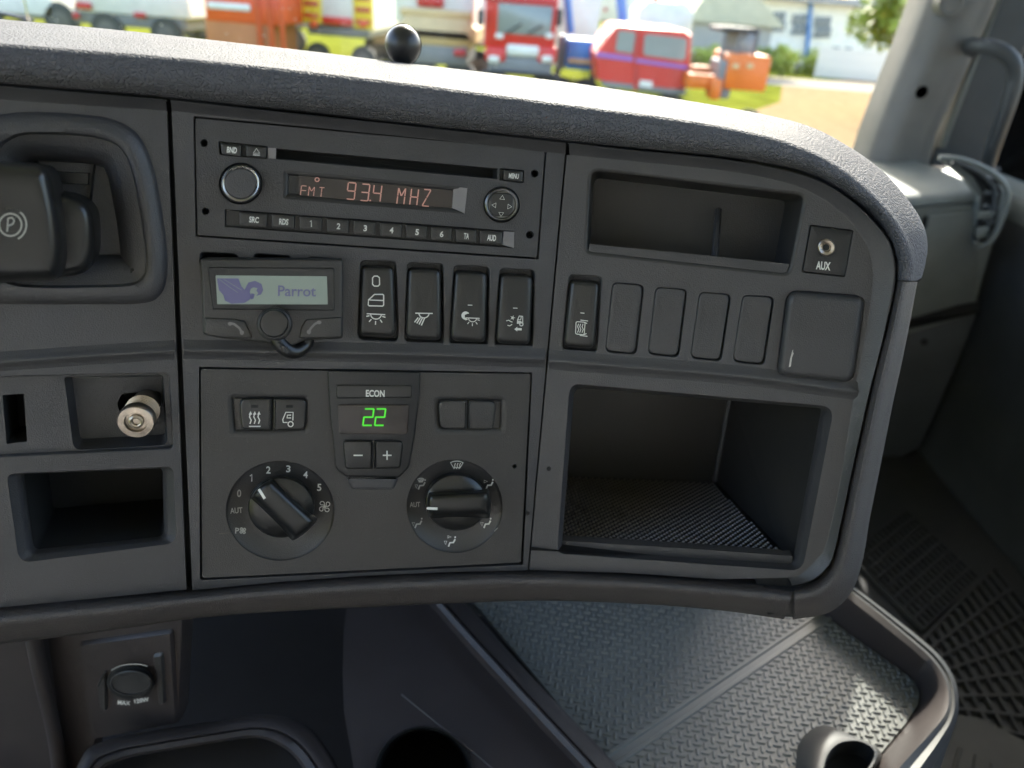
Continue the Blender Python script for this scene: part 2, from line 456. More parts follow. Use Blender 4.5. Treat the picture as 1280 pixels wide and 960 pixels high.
def wheel(x, D, r, par, w=.25, ax=(0, 1, 0)):
    t = MB().lathe((x, D, r), ax, [(r*.62, 0), (r*.9, 0), (r, .04), (r, w-.04), (r*.9, w), (r*.5, w)], 20).build('wheel', 'vdark', par)
    MB().lathe((x, D-.02, r), ax, [(r*.2, 0), (r*.55, .02), (r*.6, .05)], 16).build('hub', 'vhub', t)
def px_x(px, py, D): return onY(px, py, D).x

# white flatbed truck, far left
D = 26; e = empty('flatbed_truck', (px_x(30, 20, D), D, 0), 'white flatbed truck cut off at the top left corner of the windscreen', 'truck', 'vehicles parked on the grass')
xb((-90, -45, 61, 12), D, 2.2, 'vwhite', 'cargo_bed', e); xb((-60, 12, 58, 20), D+.2, 1.8, 'vgrey', 'chassis', e)
wheel(px_x(73, 15, D), D, .55, e); wheel(px_x(-20, 15, D), D, .5, e)
# second
D = 24.5; e = empty('flatbed_truck', (px_x(160, 20, D), D, 0), 'white dropside truck with red tail lights beside the orange skip', 'truck', 'vehicles parked on the grass')
xb((88, -50, 233, 15), D, 2.6, 'vwhite', 'cargo_bed', e); xb((92, 14, 232, 33), D+.1, 2.2, 'vgrey', 'chassis', e)
xb((93, 3, 113, 11), D-.1, .1, 'vlight', 'tail_light', e); xb((166, 16, 181, 22), D-.1, .12, 'vlight', 'tail_light', e); xb((90, 16, 98, 23), D-.1, .12, 'vlight', 'reflector', e)
for x in (131, 205): wheel(px_x(x, 25, D), D, .5, e)
# skip
D = 21; e = empty('steel_skip', (px_x(300, 30, D), D, 0), 'orange steel skip with a pale rail and rusty lower half', 'skip')
xb((254, -30, 350, 26), D, 2.4, 'vredorange', 'upper_body', e); xb((257, 26, 340, 66), D+.05, 2.2, 'vrust', 'lower_body', e, bot=.02)
xb((258, 4, 312, 12), D-.1, .1, 'vwhite', 'rail', e)
for x in (321, 336, 350): xb((x-2, -30, x+3, 62), D-.12, .14, 'vredorange', 'rib', e, bot=.02)
D = 27; e = empty('delivery_van', (px_x(362, 20, D), D, 0), 'pale van showing one dark wheel between orange skip and chevron van', 'van', 'vehicles parked on the grass')
xb((345, -30, 378, 22), D, 3.5, 'vwhite', 'body', e); xb((348, 20, 378, 34), D+.1, 3, 'vgrey', 'chassis', e); wheel(px_x(364, 20, D), D, .42, e)
# chevron van
D = 23; e = empty('delivery_van', (px_x(420, 20, D), D, 0), 'white van with yellow and red chevron rear doors and red bumper', 'van', 'vehicles parked on the grass')
xb((376, -60, 466, 32), D, 4, 'vwhite', 'body', e)
for a, b_, c, d in ((376, -40, 401, 25), (441, -40, 466, 33)):
    q = xb((a, b_, c, d), D-.06, .06, 'vyellow', 'chevron_panel', e)
    for k in range(4):
        y = d-8-k*15
        o = xb((a+3, y, c-3, y+5), D-.09, .03, 'vlight', 'chevron_stripe', q)
xb((402, 22, 440, 31), D-.1, .2, 'vred', 'bumper_strip', e); xb((384, 31, 462, 45), D, 3.4, 'vgrey', 'bumper', e)
for x in (394, 452): wheel(px_x(x, 40, D), D+.1, .36, e, .22)
for x in (392, 453): xb((x-5, 26, x+5, 34), D-.12, .1, 'vredorange', 'tail_light', e)
# tanker
D = 19; e = empty('tanker_truck', (px_x(545, 40, D), D, 0), 'cream tanker truck rear seen behind the black ball', 'truck', 'vehicles parked on the grass')
xb((493, -70, 594, 26), D+.3, 3, 'vwhite', 'upper_body', e)
p, s = sc(543, 40, D); xb((495, 24, 594, 62), D-.1, 3, 'vcream', 'tank', e, bev=.35); xb((500, 12, 590, 22), D+.1, .3, 'vcream', 'ladder_rail', e)
xb((517, 56, 584, 80), D, 2.6, 'vgrey', 'chassis', e); xb((521, -6, 554, 8), D+.15, .15, 'vlight', 'marker_panel', e); xb((567, 62, 582, 70), D-.1, .1, 'vlight', 'tail_light', e)
for x in (526, 574): wheel(px_x(x, 70, D), D+.1, .42, e, .3)
# red lorry
D = 17.5; e = empty('red_lorry', (px_x(650, 40, D), D, 0), 'red lorry cab facing the windscreen with grey screen glass', 'truck', 'vehicles parked on the grass')
xb((606, -14, 696, 62), D, 2, 'vred', 'cab', e, bev=.1); xb((622, 8, 690, 42), D-.04, .05, 'vglass', 'windscreen', e)
xb((606, 60, 632, 76), D-.05, .5, 'vred', 'bumper_corner', e); xb((672, 60, 696, 78), D-.05, .5, 'vred', 'bumper_corner', e)
xb((633, 57, 674, 70), D-.06, .3, 'vwhite', 'grille', e); xb((610, 72, 690, 92), D, 1.2, 'vgrey', 'bumper', e)
for x in (617, 684): xb((x-7, 70, x+7, 78), D-.1, .1, 'vwhite', 'headlight', e); 
for x in (615, 686): wheel(px_x(x, 84, D), D+.3, .42, e, .3)
for x in (627, 690): xb((x-8, 42, x+2, 48), D-.06, .06, 'vwhite', 'badge', e)
for x in (601, 700): xb((x-4, 12, x+3, 32), D-.2, .15, 'vdark', 'mirror', e); xb((x-3, 14, x+2, 16), D-.15, .3, 'vdark', 'mirror_arm', e)
for a, b_ in (((634, 41), (652, 30)), ((660, 42), (678, 32))): MB().tube([onY(*a, D-.08), onY(*b_, D-.08)], .02, 5).build('wiper', 'vdark', e)
xb((612, 90, 690, 94), D-.1, .2, 'vdark', 'step', e); xb((606, -2, 696, 3), D-.06, .06, 'vlight', 'visor', e)
# more pale vehicles behind the front row
for r, D, m_, lab in (((232, -60, 256, 30), 30, 'vwhite', 'pale lorry box glimpsed left of the orange skip'), ((466, -60, 494, 50), 27, 'vpink', 'faded pinkish trailer side between chevron van and tanker'), ((592, -40, 607, 52), 22, 'vwhite', 'narrow white cab glimpsed left of the red lorry'), ((752, -60, 800, 22), 33, 'vwhite', 'pale lorry glimpsed above the red van')):
    e = empty('box_lorry', (px_x((r[0]+r[2])/2, 30, D), D, 0), lab, 'truck', 'vehicles parked on the grass')
    xb(r, D, 3, m_, 'body', e); xb((r[0]+1, r[3], r[2]-1, r[3]+7), D+.1, 2.6, 'vdark', 'chassis', e)
    xb((r[0]+3, r[3]-12, r[0]+7, r[3]-8), D-.06, .06, 'vlight', 'tail_light', e)
    for x in (r[0]+5, r[2]-5): wheel(px_x(x, r[3], D), D+.1, .45, e)
# white container
D = 24; e = empty('site_cabin', (px_x(722, 20, D), D, 0), 'cream site cabin standing behind the blue loader', 'cabin')
xb((695, -50, 752, 50), D, 3, 'vwhite', 'body', e, bot=.5)
for x in (700, 746): xb((x-4, 49, x+4, 58), D+.1, .3, 'vdark', 'support_foot', e, bot=.0)
# blue loader
D = 18.5; e = empty('blue_loader', (px_x(725, 60, D), D, 0), 'blue loader with raised thin boom left of the red van', 'loader', 'vehicles parked on the grass')
xb((708, 52, 745, 86), D, 1.6, 'vblue', 'body', e); xb((710, 74, 742, 80), D-.06, .06, 'vcream', 'grille', e); xb((697, 46, 707, 86), D+.3, .6, 'vgrey', 'frame', e)
a, b_ = onY(713, 42, D), onY(704, -60, D); MB().tube([a, b_], .09, 6).build('boom', 'vblue', e)
a, b_ = onY(779, 30, D+2), onY(770, -60, D+2); MB().tube([a, b_], .12, 6).build('boom', 'vblue', e)
for x in (702, 736): wheel(px_x(x, 80, D), D, .36, e, .25)
# white truck behind van
D = 25; e = empty('delivery_van', (px_x(830, 20, D), D, 0), 'white van roof with orange beacon behind the red van', 'van', 'vehicles parked on the grass')
xb((798, 6, 866, 60), D, 3, 'vwhite', 'body', e, bev=.25); xb((816, -6, 824, 6), D+.5, .2, 'vredorange', 'beacon', e); wheel(px_x(806, 60, D), D, .35, e); wheel(px_x(856, 60, D), D, .35, e)
# red van
D = 16.6; e = empty('red_van', (px_x(805, 80, D), D, 0), 'bright red van with violet waist stripe seen from its rear corner', 'van', 'vehicles parked on the grass')
out = [(744, 68), (757, 48), (768, 33), (775, 31), (858, 38), (866, 44), (864, 82), (858, 112), (791, 113), (746, 100)]
fr = [onY(x, y, D) for x, y in out]
q = MB(); c = sum(fr, V3())/len(fr)
q.loft([[c+(p-c)*.96 for p in fr], [p+V3((0, .12, 0)) for p in fr], [p+V3((0, 2.6, 0)) for p in fr]], True, True).build('body', 'vred', e)
def vp(L, m, nm, off, th=.05):
    return MB().prism([onY(x, y, D-off) for x, y in L], (0, th, 0)).build(nm, m, e)
vp(rpoly([(773, 38), (795, 40), (791, 67), (769, 64)], 3, 3), 'vglass', 'side_window', .05); vp(rpoly([(806, 42), (859, 48), (857, 76), (804, 69)], 5, 3), 'vglass', 'rear_window', .05)
vp([(746, 65), (791, 71), (791, 77), (745, 71)], 'purple', 'stripe', .06); vp([(795, 73), (859, 82), (859, 87), (795, 78)], 'purple', 'stripe', .06)
vp([(796, 42), (800, 42), (797, 112), (792, 112)], 'vlight', 'door_seam', .05); vp([(800, 100), (816, 102), (815, 110), (799, 108)], 'vwhite', 'number_plate', .06)
vp([(752, 101), (858, 113), (856, 119), (754, 108)], 'vgrey', 'bumper', .02, .8)
for x, y in ((768, 104), (842, 112)): wheel(px_x(x, y, D), D+.15, .36, e, .25)
# tractor
D = 15.8; e = empty('orange_tractor', (px_x(920, 90, D), D, 0), 'orange loader tractor with grey glazed cab standing on the sand', 'tractor')
xb((909, 71, 961, 112), D, 1.5, 'vorange', 'engine_cover', e, bev=.04); xb((897, 78, 916, 122), D+.1, 1, 'vgrey', 'frame', e)
xb((860, 94, 894, 111), D+.1, .7, 'vorange', 'bucket', e, bev=.03); xb((889, 100, 902, 124), D-.05, .5, 'vorange', 'fender', e); xb((866, 84, 890, 94), D+.4, .5, 'vrust', 'loader_arm', e)
xb((902, 35, 949, 41), D+.15, 1.2, 'vdark', 'cab_roof', e)
for x in (905, 924, 945): xb((x-2.5, 38, x+2.5, 74), D+.2, .1, 'vgrey', 'cab_post', e)
xb((907, 41, 943, 71), D+.9, .03, 'vglass', 'cab_glass', e)
for x, y in ((945, 124), (906, 120), (872, 116)): wheel(px_x(x, y, D), D+.1, .3, e, .3)
for x in (920, 938): xb((x-4, 80, x+4, 86), D-.05, .05, 'vcream', 'lamp', e)
# buildings
D = 34; e = empty('grey_shed', (px_x(915, 50, D), D, 0), 'low shed with pale roof and grey boarded wall behind the tractor', 'shed')
pw = [onY(x, y, D) for x, y in ((868, 24), (966, 36))]
x0, x1 = pw[0].x, pw[1].x; zt = (pw[0].z+pw[1].z)/2
MB().box(((x0+x1)/2, D+2.5, zt/2), (x1-x0, 5, zt)).build('wall', 'bshed', e, flat=True)
rx = x0+(x1-x0)*.25
MB().prism([(x0-.3, D-.3, zt), (x1+.4, D-.3, zt), (x1-1.6, D-.3, zt+1.6), (rx, D-.3, zt+2.0)], (0, 5.6, 0)).build('roof', 'broof', e, flat=True)
for k in range(9): MB().box(((x0+x1)/2, D-.02, zt*(k+.5)/9), (x1-x0-.05, .05, zt/9*.86)).build('board', 'bshed', e, flat=True)
D = 41; e = empty('white_building', (px_x(1010, 60, D), D, 0), 'white two storey workshop with grey paned windows across the yard', 'building')
x0, x1 = px_x(925, 60, D), px_x(1108, 60, D); zt = onY(1015, 2, D).z
MB().box(((x0+x1)/2, D+4, zt/2), (x1-x0, 8, zt)).build('wall', 'bwall', e, flat=True)
MB().box(((x0+x1)/2, D+3.8, zt+.1), (x1-x0+.8, 9, .3)).build('roof', 'bgrey', e, flat=True)
def bwin(r, nx, ny):
    w_ = xb(r, D-.08, .1, 'bwall', 'window', e, bev=.02)
    for i in range(nx):
        for j in range(ny):
            a = r[0]+1+(r[2]-r[0]-2)*i/nx; b = r[0]+1+(r[2]-r[0]-2)*(i+1)/nx; c = r[1]+1+(r[3]-r[1]-2)*j/ny; d = r[1]+1+(r[3]-r[1]-2)*(j+1)/ny
            xb((a+.4, c+.5, b-.4, d-.5), D-.1, .03, 'bwin', 'pane', w_, bev=.005)
for r, nx, ny in (((964, 14, 983, 40), 3, 2), ((989, 17, 1010, 44), 3, 2), ((1017, 20, 1040, 48), 3, 2), ((1039, 57, 1051, 75), 2, 2), ((1054, 58, 1066, 76), 2, 2), ((1034, 80, 1046, 96), 2, 2), ((1050, 82, 1062, 98), 2, 2)): bwin(r, nx, ny)
a, b_ = onY(1014, 4, D-.15), onY(1008, 75, D-.15); MB().tube([a, b_], .09, 6).build('downpipe', 'vblue', e)
xb((968, 64, 992, 71), D-1.2, 1.2, 'vblue', 'awning', e)
D = 46; e = empty('grey_shed', (px_x(1100, 60, D), D, 0), 'pale gabled barn under the tree right of the white building', 'shed')
x0, x1 = px_x(1078, 60, D), px_x(1230, 60, D); zt = onY(1110, 40, D).z
MB().box(((x0+x1)/2, D+4, zt/2), (x1-x0, 8, zt)).build('wall', 'bshed', e, flat=True)
MB().prism([(x0-.3, D-.4, zt), (x1+.4, D-.4, zt), ((x0+x1)/2, D-.4, zt+3.2)], (0, 9, 0)).build('roof', 'bwall', e, flat=True)
D = 38; e = empty('lean_to', (px_x(1100, 80, D), D, 0), 'small lean-to with a thin grey roof beside the barn', 'shed')
a, b_ = onY(1072, 76, D), onY(1135, 86, D); zz = (a.z+b_.z)/2
MB().box(((a.x+b_.x)/2, D+1, zz), (b_.x-a.x, 2.4, .25)).build('roof', 'bgrey', e, flat=True)
for k in range(4): MB().box((a.x+.3+(b_.x-a.x-.6)*k/3, D+.1, zz/2), (.14, .14, zz)).build('post', 'bwall', e, flat=True)
MB().box(((a.x+b_.x)/2, D+2.1, zz/2), (b_.x-a.x-.2, .1, zz)).build('wall', 'bshed', e, flat=True)
D = 36; e = empty('white_fence', (px_x(1070, 90, D), D, 0), 'white picket fence along the far edge of the sand', 'fence')
x0, x1 = px_x(1020, 90, D), px_x(1128, 95, D); n = 26
for k in range(n): MB().box((x0+(x1-x0)*k/(n-1), D, .6), (.14, .05, 1.2)).build('picket', 'vwhite', e, flat=True)
for z in (.3, .95): MB().box(((x0+x1)/2, D+.05, z), (x1-x0, .04, .09)).build('rail', 'vwhite', e, flat=True)
# other building seen through the side window
e = empty('white_hall', (18, 15, 0), 'plain white hall wall seen through the passenger side window', 'building')
MB().box((24, 21, 2.6), (8, 14, 5.2)).build('wall', 'bwall', e, flat=True); MB().box((24, 21, 5.3), (8.6, 14.6, .25)).build('roof', 'bgrey', e, flat=True)
MB().box((19.96, 21, .3), (.1, 14, .5)).build('plinth', 'vrust', e, flat=True)
# greenery
M['leaf'] = mat('yellow green leaf', (.26, .31, .035), .55, mott=.4, ms=2); M['leaf'].node_tree.nodes['Principled BSDF'].inputs['Transmission Weight'].default_value = 0  # light yellow green foliage colour
M['leafd'] = mat('darker leaf', (.07, .12, .03), .6, mott=.4, ms=2)
M['bark'] = mat('bark', (.12, .09, .06), .9, mott=.3, ms=8)
def leaves(blobs, n, size, m, name, par, sq=.8):
    V_, F_ = [], []
    for _ in range(n):
        c, r = random.choice(blobs); v = V3((random.gauss(0, 1), random.gauss(0, 1), random.gauss(0, 1))).normalized()*(random.random()**.45)*r
        p = V3(c)+V3((v.x, v.y, v.z*sq)); a = V3((random.gauss(0, 1), random.gauss(0, 1), random.gauss(0, 1))).normalized(); b = a.orthogonal().normalized()
        s = size*random.uniform(.6, 1.4); k = len(V_); V_ += [p-a*s, p-b*s*.5, p+a*s, p+b*s*.5]; F_.append((k, k+1, k+2, k+3))
    q = MB(); q.add(V_, F_); return _q(q, name, m, par, flat=True)
def tree(x, y, h, r, nb, n, m, label, size=.22):
    e = empty('leafy_tree', (x, y, 0), label, 'tree', 'trees around the yard')
    MB().tube([(x, y, -.1), (x+.1, y, h*.3), (x-.1, y+.1, h*.6), (x, y, h*.85)], [.3, .22, .15, .05], 8).build('trunk', 'bark', e)
    for k in range(4):
        a = k*1.6; MB().tube([(x, y, h*.35+k*.3), (x+math.cos(a)*r*.4, y+math.sin(a)*r*.4, h*.55+k*.3), (x+math.cos(a)*r*.75, y+math.sin(a)*r*.75, h*.7+k*.2)], [.12, .08, .03], 6).build('limb', 'bark', e)
    bl = [((x+random.uniform(-r, r)*.75, y+random.uniform(-r, r)*.6, h*.68+random.uniform(-.25, .3)*h), random.uniform(.28, .5)*r) for _ in range(nb)]
    leaves(bl, n, size, m, 'crown', e)
pt = onY(1128, 10, 22); tree(pt.x+.9, 22, 4.9, 2.3, 20, 5200, 'leaf', 'yellow green tree half hidden by the grey pillar', .15)
for i, (x, D, h, lab) in enumerate(((770, 60, 14, 'dark tree far behind the blue loader boom'), (900, 70, 16, 'dark tree behind the shed roof'), (850, 64, 13, 'dark tree above the white van roof'))):
    tree(px_x(x, 0, D), D, h, 4.5, 14, 2500, 'leafd', lab, .35)
for x, D, lab in ((955, 33, 'green bush between the tractor and the white building'), (868, 32, 'green bush against the shed wall left of the tractor'), (1000, 37, 'low green bush at the foot of the white building')):
    X = px_x(x, 70, D); e = empty('green_bush', (X, D, 0), lab, 'bush', 'bushes by the buildings')
    leaves([((X+random.uniform(-1, 1), D+random.uniform(-.4, .4), random.uniform(.2, .9)), .5) for _ in range(6)], 700, .13, 'leaf', 'foliage', e)
    MB().tube([(X, D, 0), (X, D, .8)], .05, 6).build('stem', 'bark', e)

# =============================================================== CAB SHELL
FZ = CAMZ-1.0                     # cab floor
XL, YF, YB = -1.35, 2.15, -1.25
gp = onY(1219, 378, 1.70); XD = gp.x           # door trim plane
ZR = CAMZ+1.15
sill = onX(1266, 238, XD).z
M['glass'] = bpy.data.materials.new('clear glass'); M['glass'].use_nodes = True
_n = M['glass'].node_tree; _n.nodes.clear()
_o = _n.nodes.new('ShaderNodeOutputMaterial'); _mx = _n.nodes.new('ShaderNodeMixShader'); _t = _n.nodes.new('ShaderNodeBsdfTransparent'); _g = _n.nodes.new('ShaderNodeBsdfGlossy'); _f = _n.nodes.new('ShaderNodeFresnel')
_t.inputs[0].default_value = (.96, .98, .97, 1); _g.inputs['Roughness'].default_value = .02; _f.inputs[0].default_value = 1.3
_n.links.new(_f.outputs[0], _mx.inputs[0]); _n.links.new(_t.outputs[0], _mx.inputs[1]); _n.links.new(_g.outputs[0], _mx.inputs[2]); _n.links.new(_mx.outputs[0], _o.inputs[0])
def cbox(name, a, b, m, **k):
    c = [(a[i]+b[i])/2 for i in range(3)]; d = [abs(b[i]-a[i]) for i in range(3)]
    return MB().box(c, d).build(name, m, flat=True, **k)
cbox('cab_floor', (XL, YB, FZ-.06), (XD+.1, YF, FZ), 'drubber', kind='structure')
q = MB()     # headliner
for a_, b_ in (((XL, YB), (XD+.1, YF-.2)),):
    q.box(((a_[0]+b_[0])/2, (a_[1]+b_[1])/2, ZR+.03), (b_[0]-a_[0], b_[1]-a_[1], .06))
q.build('cab_roof', 'shell', kind='structure', flat=True)
cbox('cab_rear_wall', (XL, YB-.06, FZ), (XD+.1, YB, ZR), 'shell', kind='structure')
cbox('cab_front_wall', (XL, YF, FZ), (XD+.1, YF+.05, CAMZ-.36), 'door', kind='structure')
cbox('door_sill', (XL-.05, YB, FZ-.06), (XL, YF, FZ+.08), 'door', kind='structure')
MB().prism([(XL, .68, CAMZ-.33), (.27, .68, CAMZ-.33), (.78, 1.6, CAMZ-.33), (.80, YF, CAMZ-.33), (XL, YF, CAMZ-.33)], (0, 0, -.44)).build('unseen_sun_block', 'drubber', kind='structure', flat=True)  # unseen block added behind the dash, shaped to keep sun off the tray
# passenger door
e = empty('passenger_door', (XD, .2, FZ), 'dark slate passenger door trim with moulded armrest at the right edge', 'door')
q = MB(); q.box((XD+.05, .45, (FZ+sill-.03)/2), (.1, 3.4, sill-.03-FZ)); q.build('panel', 'door', e, flat=True)
y0, y1 = -1.2, 2.1
lo = [[V3((XD+dx, y, z)) for y in (y0, y1)] for dx, z in ((0, sill-.06), (-.004, sill-.03), (.006, sill-.008), (.03, sill), (.09, sill+.004), (.1, sill-.04))]
MB().loft(lo, False, False, closed=False).build('sill_rail', 'pale', e)
MB().box((XD+.06, -.85, (ZR+sill)/2), (.08, .8, ZR-sill)).build('rear_frame', 'shell', e, flat=True)
az0 = onX(1240, 600, XD).z
arm = [[V3((XD-dx, y, az0+dz+(y-.6)*.06)) for y in (-1.1, -.2, .5, .85, 1.0, 1.08)] for dx, dz in ((0, .05), (.03, .045), (.05, .02), (.055, -.02), (.035, -.07), (0, -.11))]
for L in arm:
    for i, v in enumerate(L):
        if i >= 3: v.x = XD-(XD-v.x)*(1, .75, .0)[i-3]
MB().loft(arm, False, False, closed=False).build('armrest', 'door', e)
MB().box((XD+.07, .55, sill+.5), (.004, 3.0, 1.2)).build('window_glass', 'glass', e, flat=True)

# =============================================================== DASHBOARD
dash = empty('dashboard', S(500, 500, -.05), 'dark grey moulded truck dashboard wrapping round the driver, padded top', 'dashboard')
def tdep(p): return (p-CAM).dot(R @ V3((0, 0, -1)))
st = [((-90, 17), (-90, 47), (-90, 96), .17), ((0, 27), (0, 55), (0, 104), .17), ((100, 36), (100, 63), (103, 112), .17), ((200, 46), (200, 71), (205, 121), .17), ((300, 57), (300, 81), (300, 131), .17), ((400, 68.5), (400, 92), (400, 141), .17), ((500, 81), (500, 104), (500, 153), .17),
      ((600, 92.5), (600, 117), (600, 164), .165), ((720, 107), (720, 133), (712, 176.5), .16), ((850, 127.5), (850, 150), (820, 187), .14), ((950, 145.5), (930, 164), (900, 195), .11), ((1010, 161), (985, 178), (960, 204), .09), ((1055, 184), (1032, 198), (1015, 217), .075),
      ((1100, 216), (1076, 228), (1058, 240), .065), ((1135, 256), (1112, 264), (1092, 266), .055), ((1152, 285), (1130, 292), (1110, 290), .05), ((1157, 310), (1139, 315), (1119, 313), .05), ((1154, 332), (1142, 334), (1123, 332), .05), ((1149, 351), (1140, 351), (1122, 350), .05)]
rows = []
for far, cr, bt, dt in st:
    f, c, b = V3(far), V3(cr), V3(bt)
    tb = b.lerp(c, -.02)
    pb0 = E(b.x, b.y, .004, .012); pb = S(b.x, b.y, .004); p1 = S(*b.lerp(c, .22), .011); p2 = S(*b.lerp(c, .5), .014); p3 = S(*b.lerp(c, .8), .013); pc = S(c.x, c.y, .010)
    tc_ = tdep(pc); 
    c1 = c.lerp(f, .12); pc1 = rowd(c1.x, c1.y, tc_+.004+dt*.03); c2 = c.lerp(f, .7); pc2 = rowd(c2.x, c2.y, tc_+dt*.45); pf = rowd(f.x, f.y, tc_+dt)
    dr = pf+V3((0, .03, -.035)); dr2 = pf+V3((0, .04, -.10)); dr3 = V3((min(pf.x, .40), .76, min(CAMZ-.335, dr2.z-.02)))  # last row is an unseen drop added to seal sun out of the dash
    rows.append([pb0, pb, p1, p2, p3, pc, pc1, pc2, pf, dr, dr2, dr3])
n = 8
cols = [smooth([r[i] for r in rows], n) for i in range(len(rows[0]))]
# extra smoothing across
strip = []
for j in range(len(cols[0])):
    strip.append([cols[0][j]]+smooth([cols[i][j] for i in range(1, 12)], 3))
MB().loft(strip, False, False, closed=False).build('top_pad', 'leather', dash, label='bright grained soft pad along the top of the dashboard', sharp=70)
def ribbon(A, B, name, m, hh, back=.06, hin=-.004, label=None, n=8, inn=.01):
    A = smooth(A, n); B = smooth(B, n); rows = []
    for a, b in zip(A, B):
        r = [E(a[0], a[1], hin, inn), S(a[0], a[1], hin)]
        for k in range(1, 9):
            t = k/9; w = t; hgt = hin+(hh-hin)*math.sin(PI*min(1, t*1.15)**.8) if t < .87 else hin+(hh-hin)*math.sin(PI*min(1, t*1.15)**.8)
            q_ = V3(a).lerp(V3(b), w); r.append(S(q_[0], q_[1], max(hgt, -.006)))
        r += [S(b[0], b[1], -.008), E(b[0], b[1], -.008, .012)+(S(a[0], a[1])-S(b[0], b[1]))*.15, E(b[0], b[1], 0, back)+(S(a[0], a[1])-S(b[0], b[1]))*.5]
        rows.append(r)
    return MB().loft(rows, False, False, closed=False).build(name, m, dash, label=label, sharp=70)
ribbon([(1119, 352), (1109, 400), (1096, 450), (1084, 500), (1073, 550), (1062, 600), (1052, 650), (1043, 690), (1034, 711), (1018, 726), (994, 733)],
       [(1147, 352), (1138, 400), (1128, 450), (1117, 500), (1107, 550), (1097, 600), (1087, 650), (1078, 702), (1063, 742), (1035, 766), (991, 774.5)], 'side_trim', 'trim', .011)
ribbon([(958, 730.5), (975, 732), (994, 733), (1012, 730)], [(948, 768), (968, 770), (990, 771), (1012, 768)], 'joint_sleeve', 'fascia2', .0075)
ribbon([(-90, 770), (0, 761), (120, 750), (240, 739), (350, 728.5), (450, 721.5), (560, 716), (660, 714), (780, 718), (900, 727), (993, 734.5)],
       [(-90, 815), (0, 805), (110, 792), (245, 773), (360, 764), (460, 759), (570, 754), (680, 751), (800, 755), (900, 763), (980, 774)], 'lower_trim', 'trim', .010)
fascia_sheet(MB(), [(940, 715), (1040, 715), (1037, 756), (960, 768)], [], h=-.003, thick=.003).build('joint_backing', 'void', dash, flat=True)  # near-black sheet added behind the joint so no light shows through
# brow bands
def band(P, Q, name, h0, h1, m='fascia', n=6, hm=None):
    P = smooth(P, n); Q = smooth(Q, n)
    rows = []
    for p, q_ in zip(P, Q):
        p, q_ = V3(p), V3(q_); mid = p.lerp(q_, .85)
        rows.append([E(p.x, p.y, h0, .012), S(p.x, p.y, h0-.0006), S(*p.lerp(q_, .06), h0), S(*p.lerp(q_, .14), h0-.0004), S(mid.x, mid.y, h1+.0004), S(q_.x, q_.y, h1)])
    return MB().loft(rows, False, False, closed=False).build(name, m, dash, sharp=60)
band([(-90, 99), (0, 107), (100, 115), (207, 124)], [(-90, 118), (0, 125), (100, 132), (209, 139)], 'brow_band', .006, 0)
band([(213, 124), (400, 145), (560, 162), (707, 178)], [(215, 139), (400, 160), (560, 176), (707, 193)], 'brow_band', .006, 0)
C0 = [(711, 178), (800, 188), (900, 198), (975, 211), (1025, 226), (1064, 250), (1094, 278), (1114, 306), (1120, 345), (1110, 400), (1098, 450), (1085, 500), (1063, 600), (1044, 687), (1033, 711), (1014, 726), (990, 732)]
C1 = [(712, 194), (800, 203), (900, 213), (968, 225), (1012, 240), (1046, 262), (1070, 287), (1086, 314), (1091, 350), (1084, 400), (1075, 450), (1066, 500), (1050, 600), (1032, 680), (1019, 700), (1000, 718), (986, 722)]
band(C0, C1, 'brow_band', .006, 0)
# recess outlines
def Q(L, r, n=5): return rpoly(L, r, n)
BO = [(-62, 220), (-52, 175), (-25, 150), (10, 142), (50, 140), (100, 143), (140, 149), (172, 168), (190, 205), (201, 255), (208, 310), (208, 348), (199, 370), (178, 379), (120, 380), (40, 380), (-20, 376), (-50, 350), (-62, 300)]
brake_o = blob(BO, 5)
shelf_o = Q([(-70, 471), (212, 465), (218, 562), (-70, 576)], [4, 8, 8, 4])
cub_o = Q([(8, 592), (217, 583), (221, 679), (24, 704)], [10, 10, 16, 16])
left_out = [(-130, 113), (0, 124.5), (100, 131.5), (208.5, 138.5), (233, 737), (-130, 772)]
fascia_sheet(MB(), left_out, [brake_o, shelf_o, cub_o]).build('left_panel', 'fascia', dash, flat=True)
radio_o = Q([(241.5, 145), (683.5, 185.5), (673.5, 324.5), (244.5, 296)], 3)
clim_o = Q([(248.5, 458.5), (665.5, 465.5), (654, 706), (250, 725.5)], 3)
SW = [[(452, 333), (492, 334), (495, 422), (449, 419)], [(510.5, 335.5), (551, 337), (551.5, 426), (507.5, 423)], [(569, 339), (609, 341), (607, 428.5), (563, 425.5)], [(626, 343), (666, 345), (662.5, 431.5), (620, 429)], [(713, 350.5), (749, 353), (742.5, 436), (704, 433)]]
def grow(L, l, t, r, b):
    (a, c, d, e_) = [V3(p) for p in L]
    return [(a.x-l, a.y-t), (c.x+r, c.y-t), (d.x+r, d.y+b), (e_.x-l, e_.y+b)]
sw_o = [Q(grow(L, 3, 9, 5, 7), 9) for L in SW]
hf_vent = [Q(L, 6) for L in ([(250, 314), (297, 317), (300, 334), (248, 332)], [(317, 316), (364, 319), (366, 334), (315, 334)], [(384, 320), (428, 323), (430, 336), (382, 335)])]
fascia_sheet(MB(), [(214.5, 138.5), (400, 159.5), (560, 175.5), (706, 192.5), (659.5, 713), (560, 715), (450, 720), (350, 727.5), (240.5, 738)], [radio_o, clim_o]+sw_o[:4]+hf_vent).build('centre_panel', 'fascia', dash, flat=True)
upc_o = Q([(735, 208), (1011, 241), (990, 347), (729, 318)], [16, 14, 16, 12])
aux_o = Q([(1012, 280), (1068, 287.5), (1057, 347), (1001, 341)], 4)
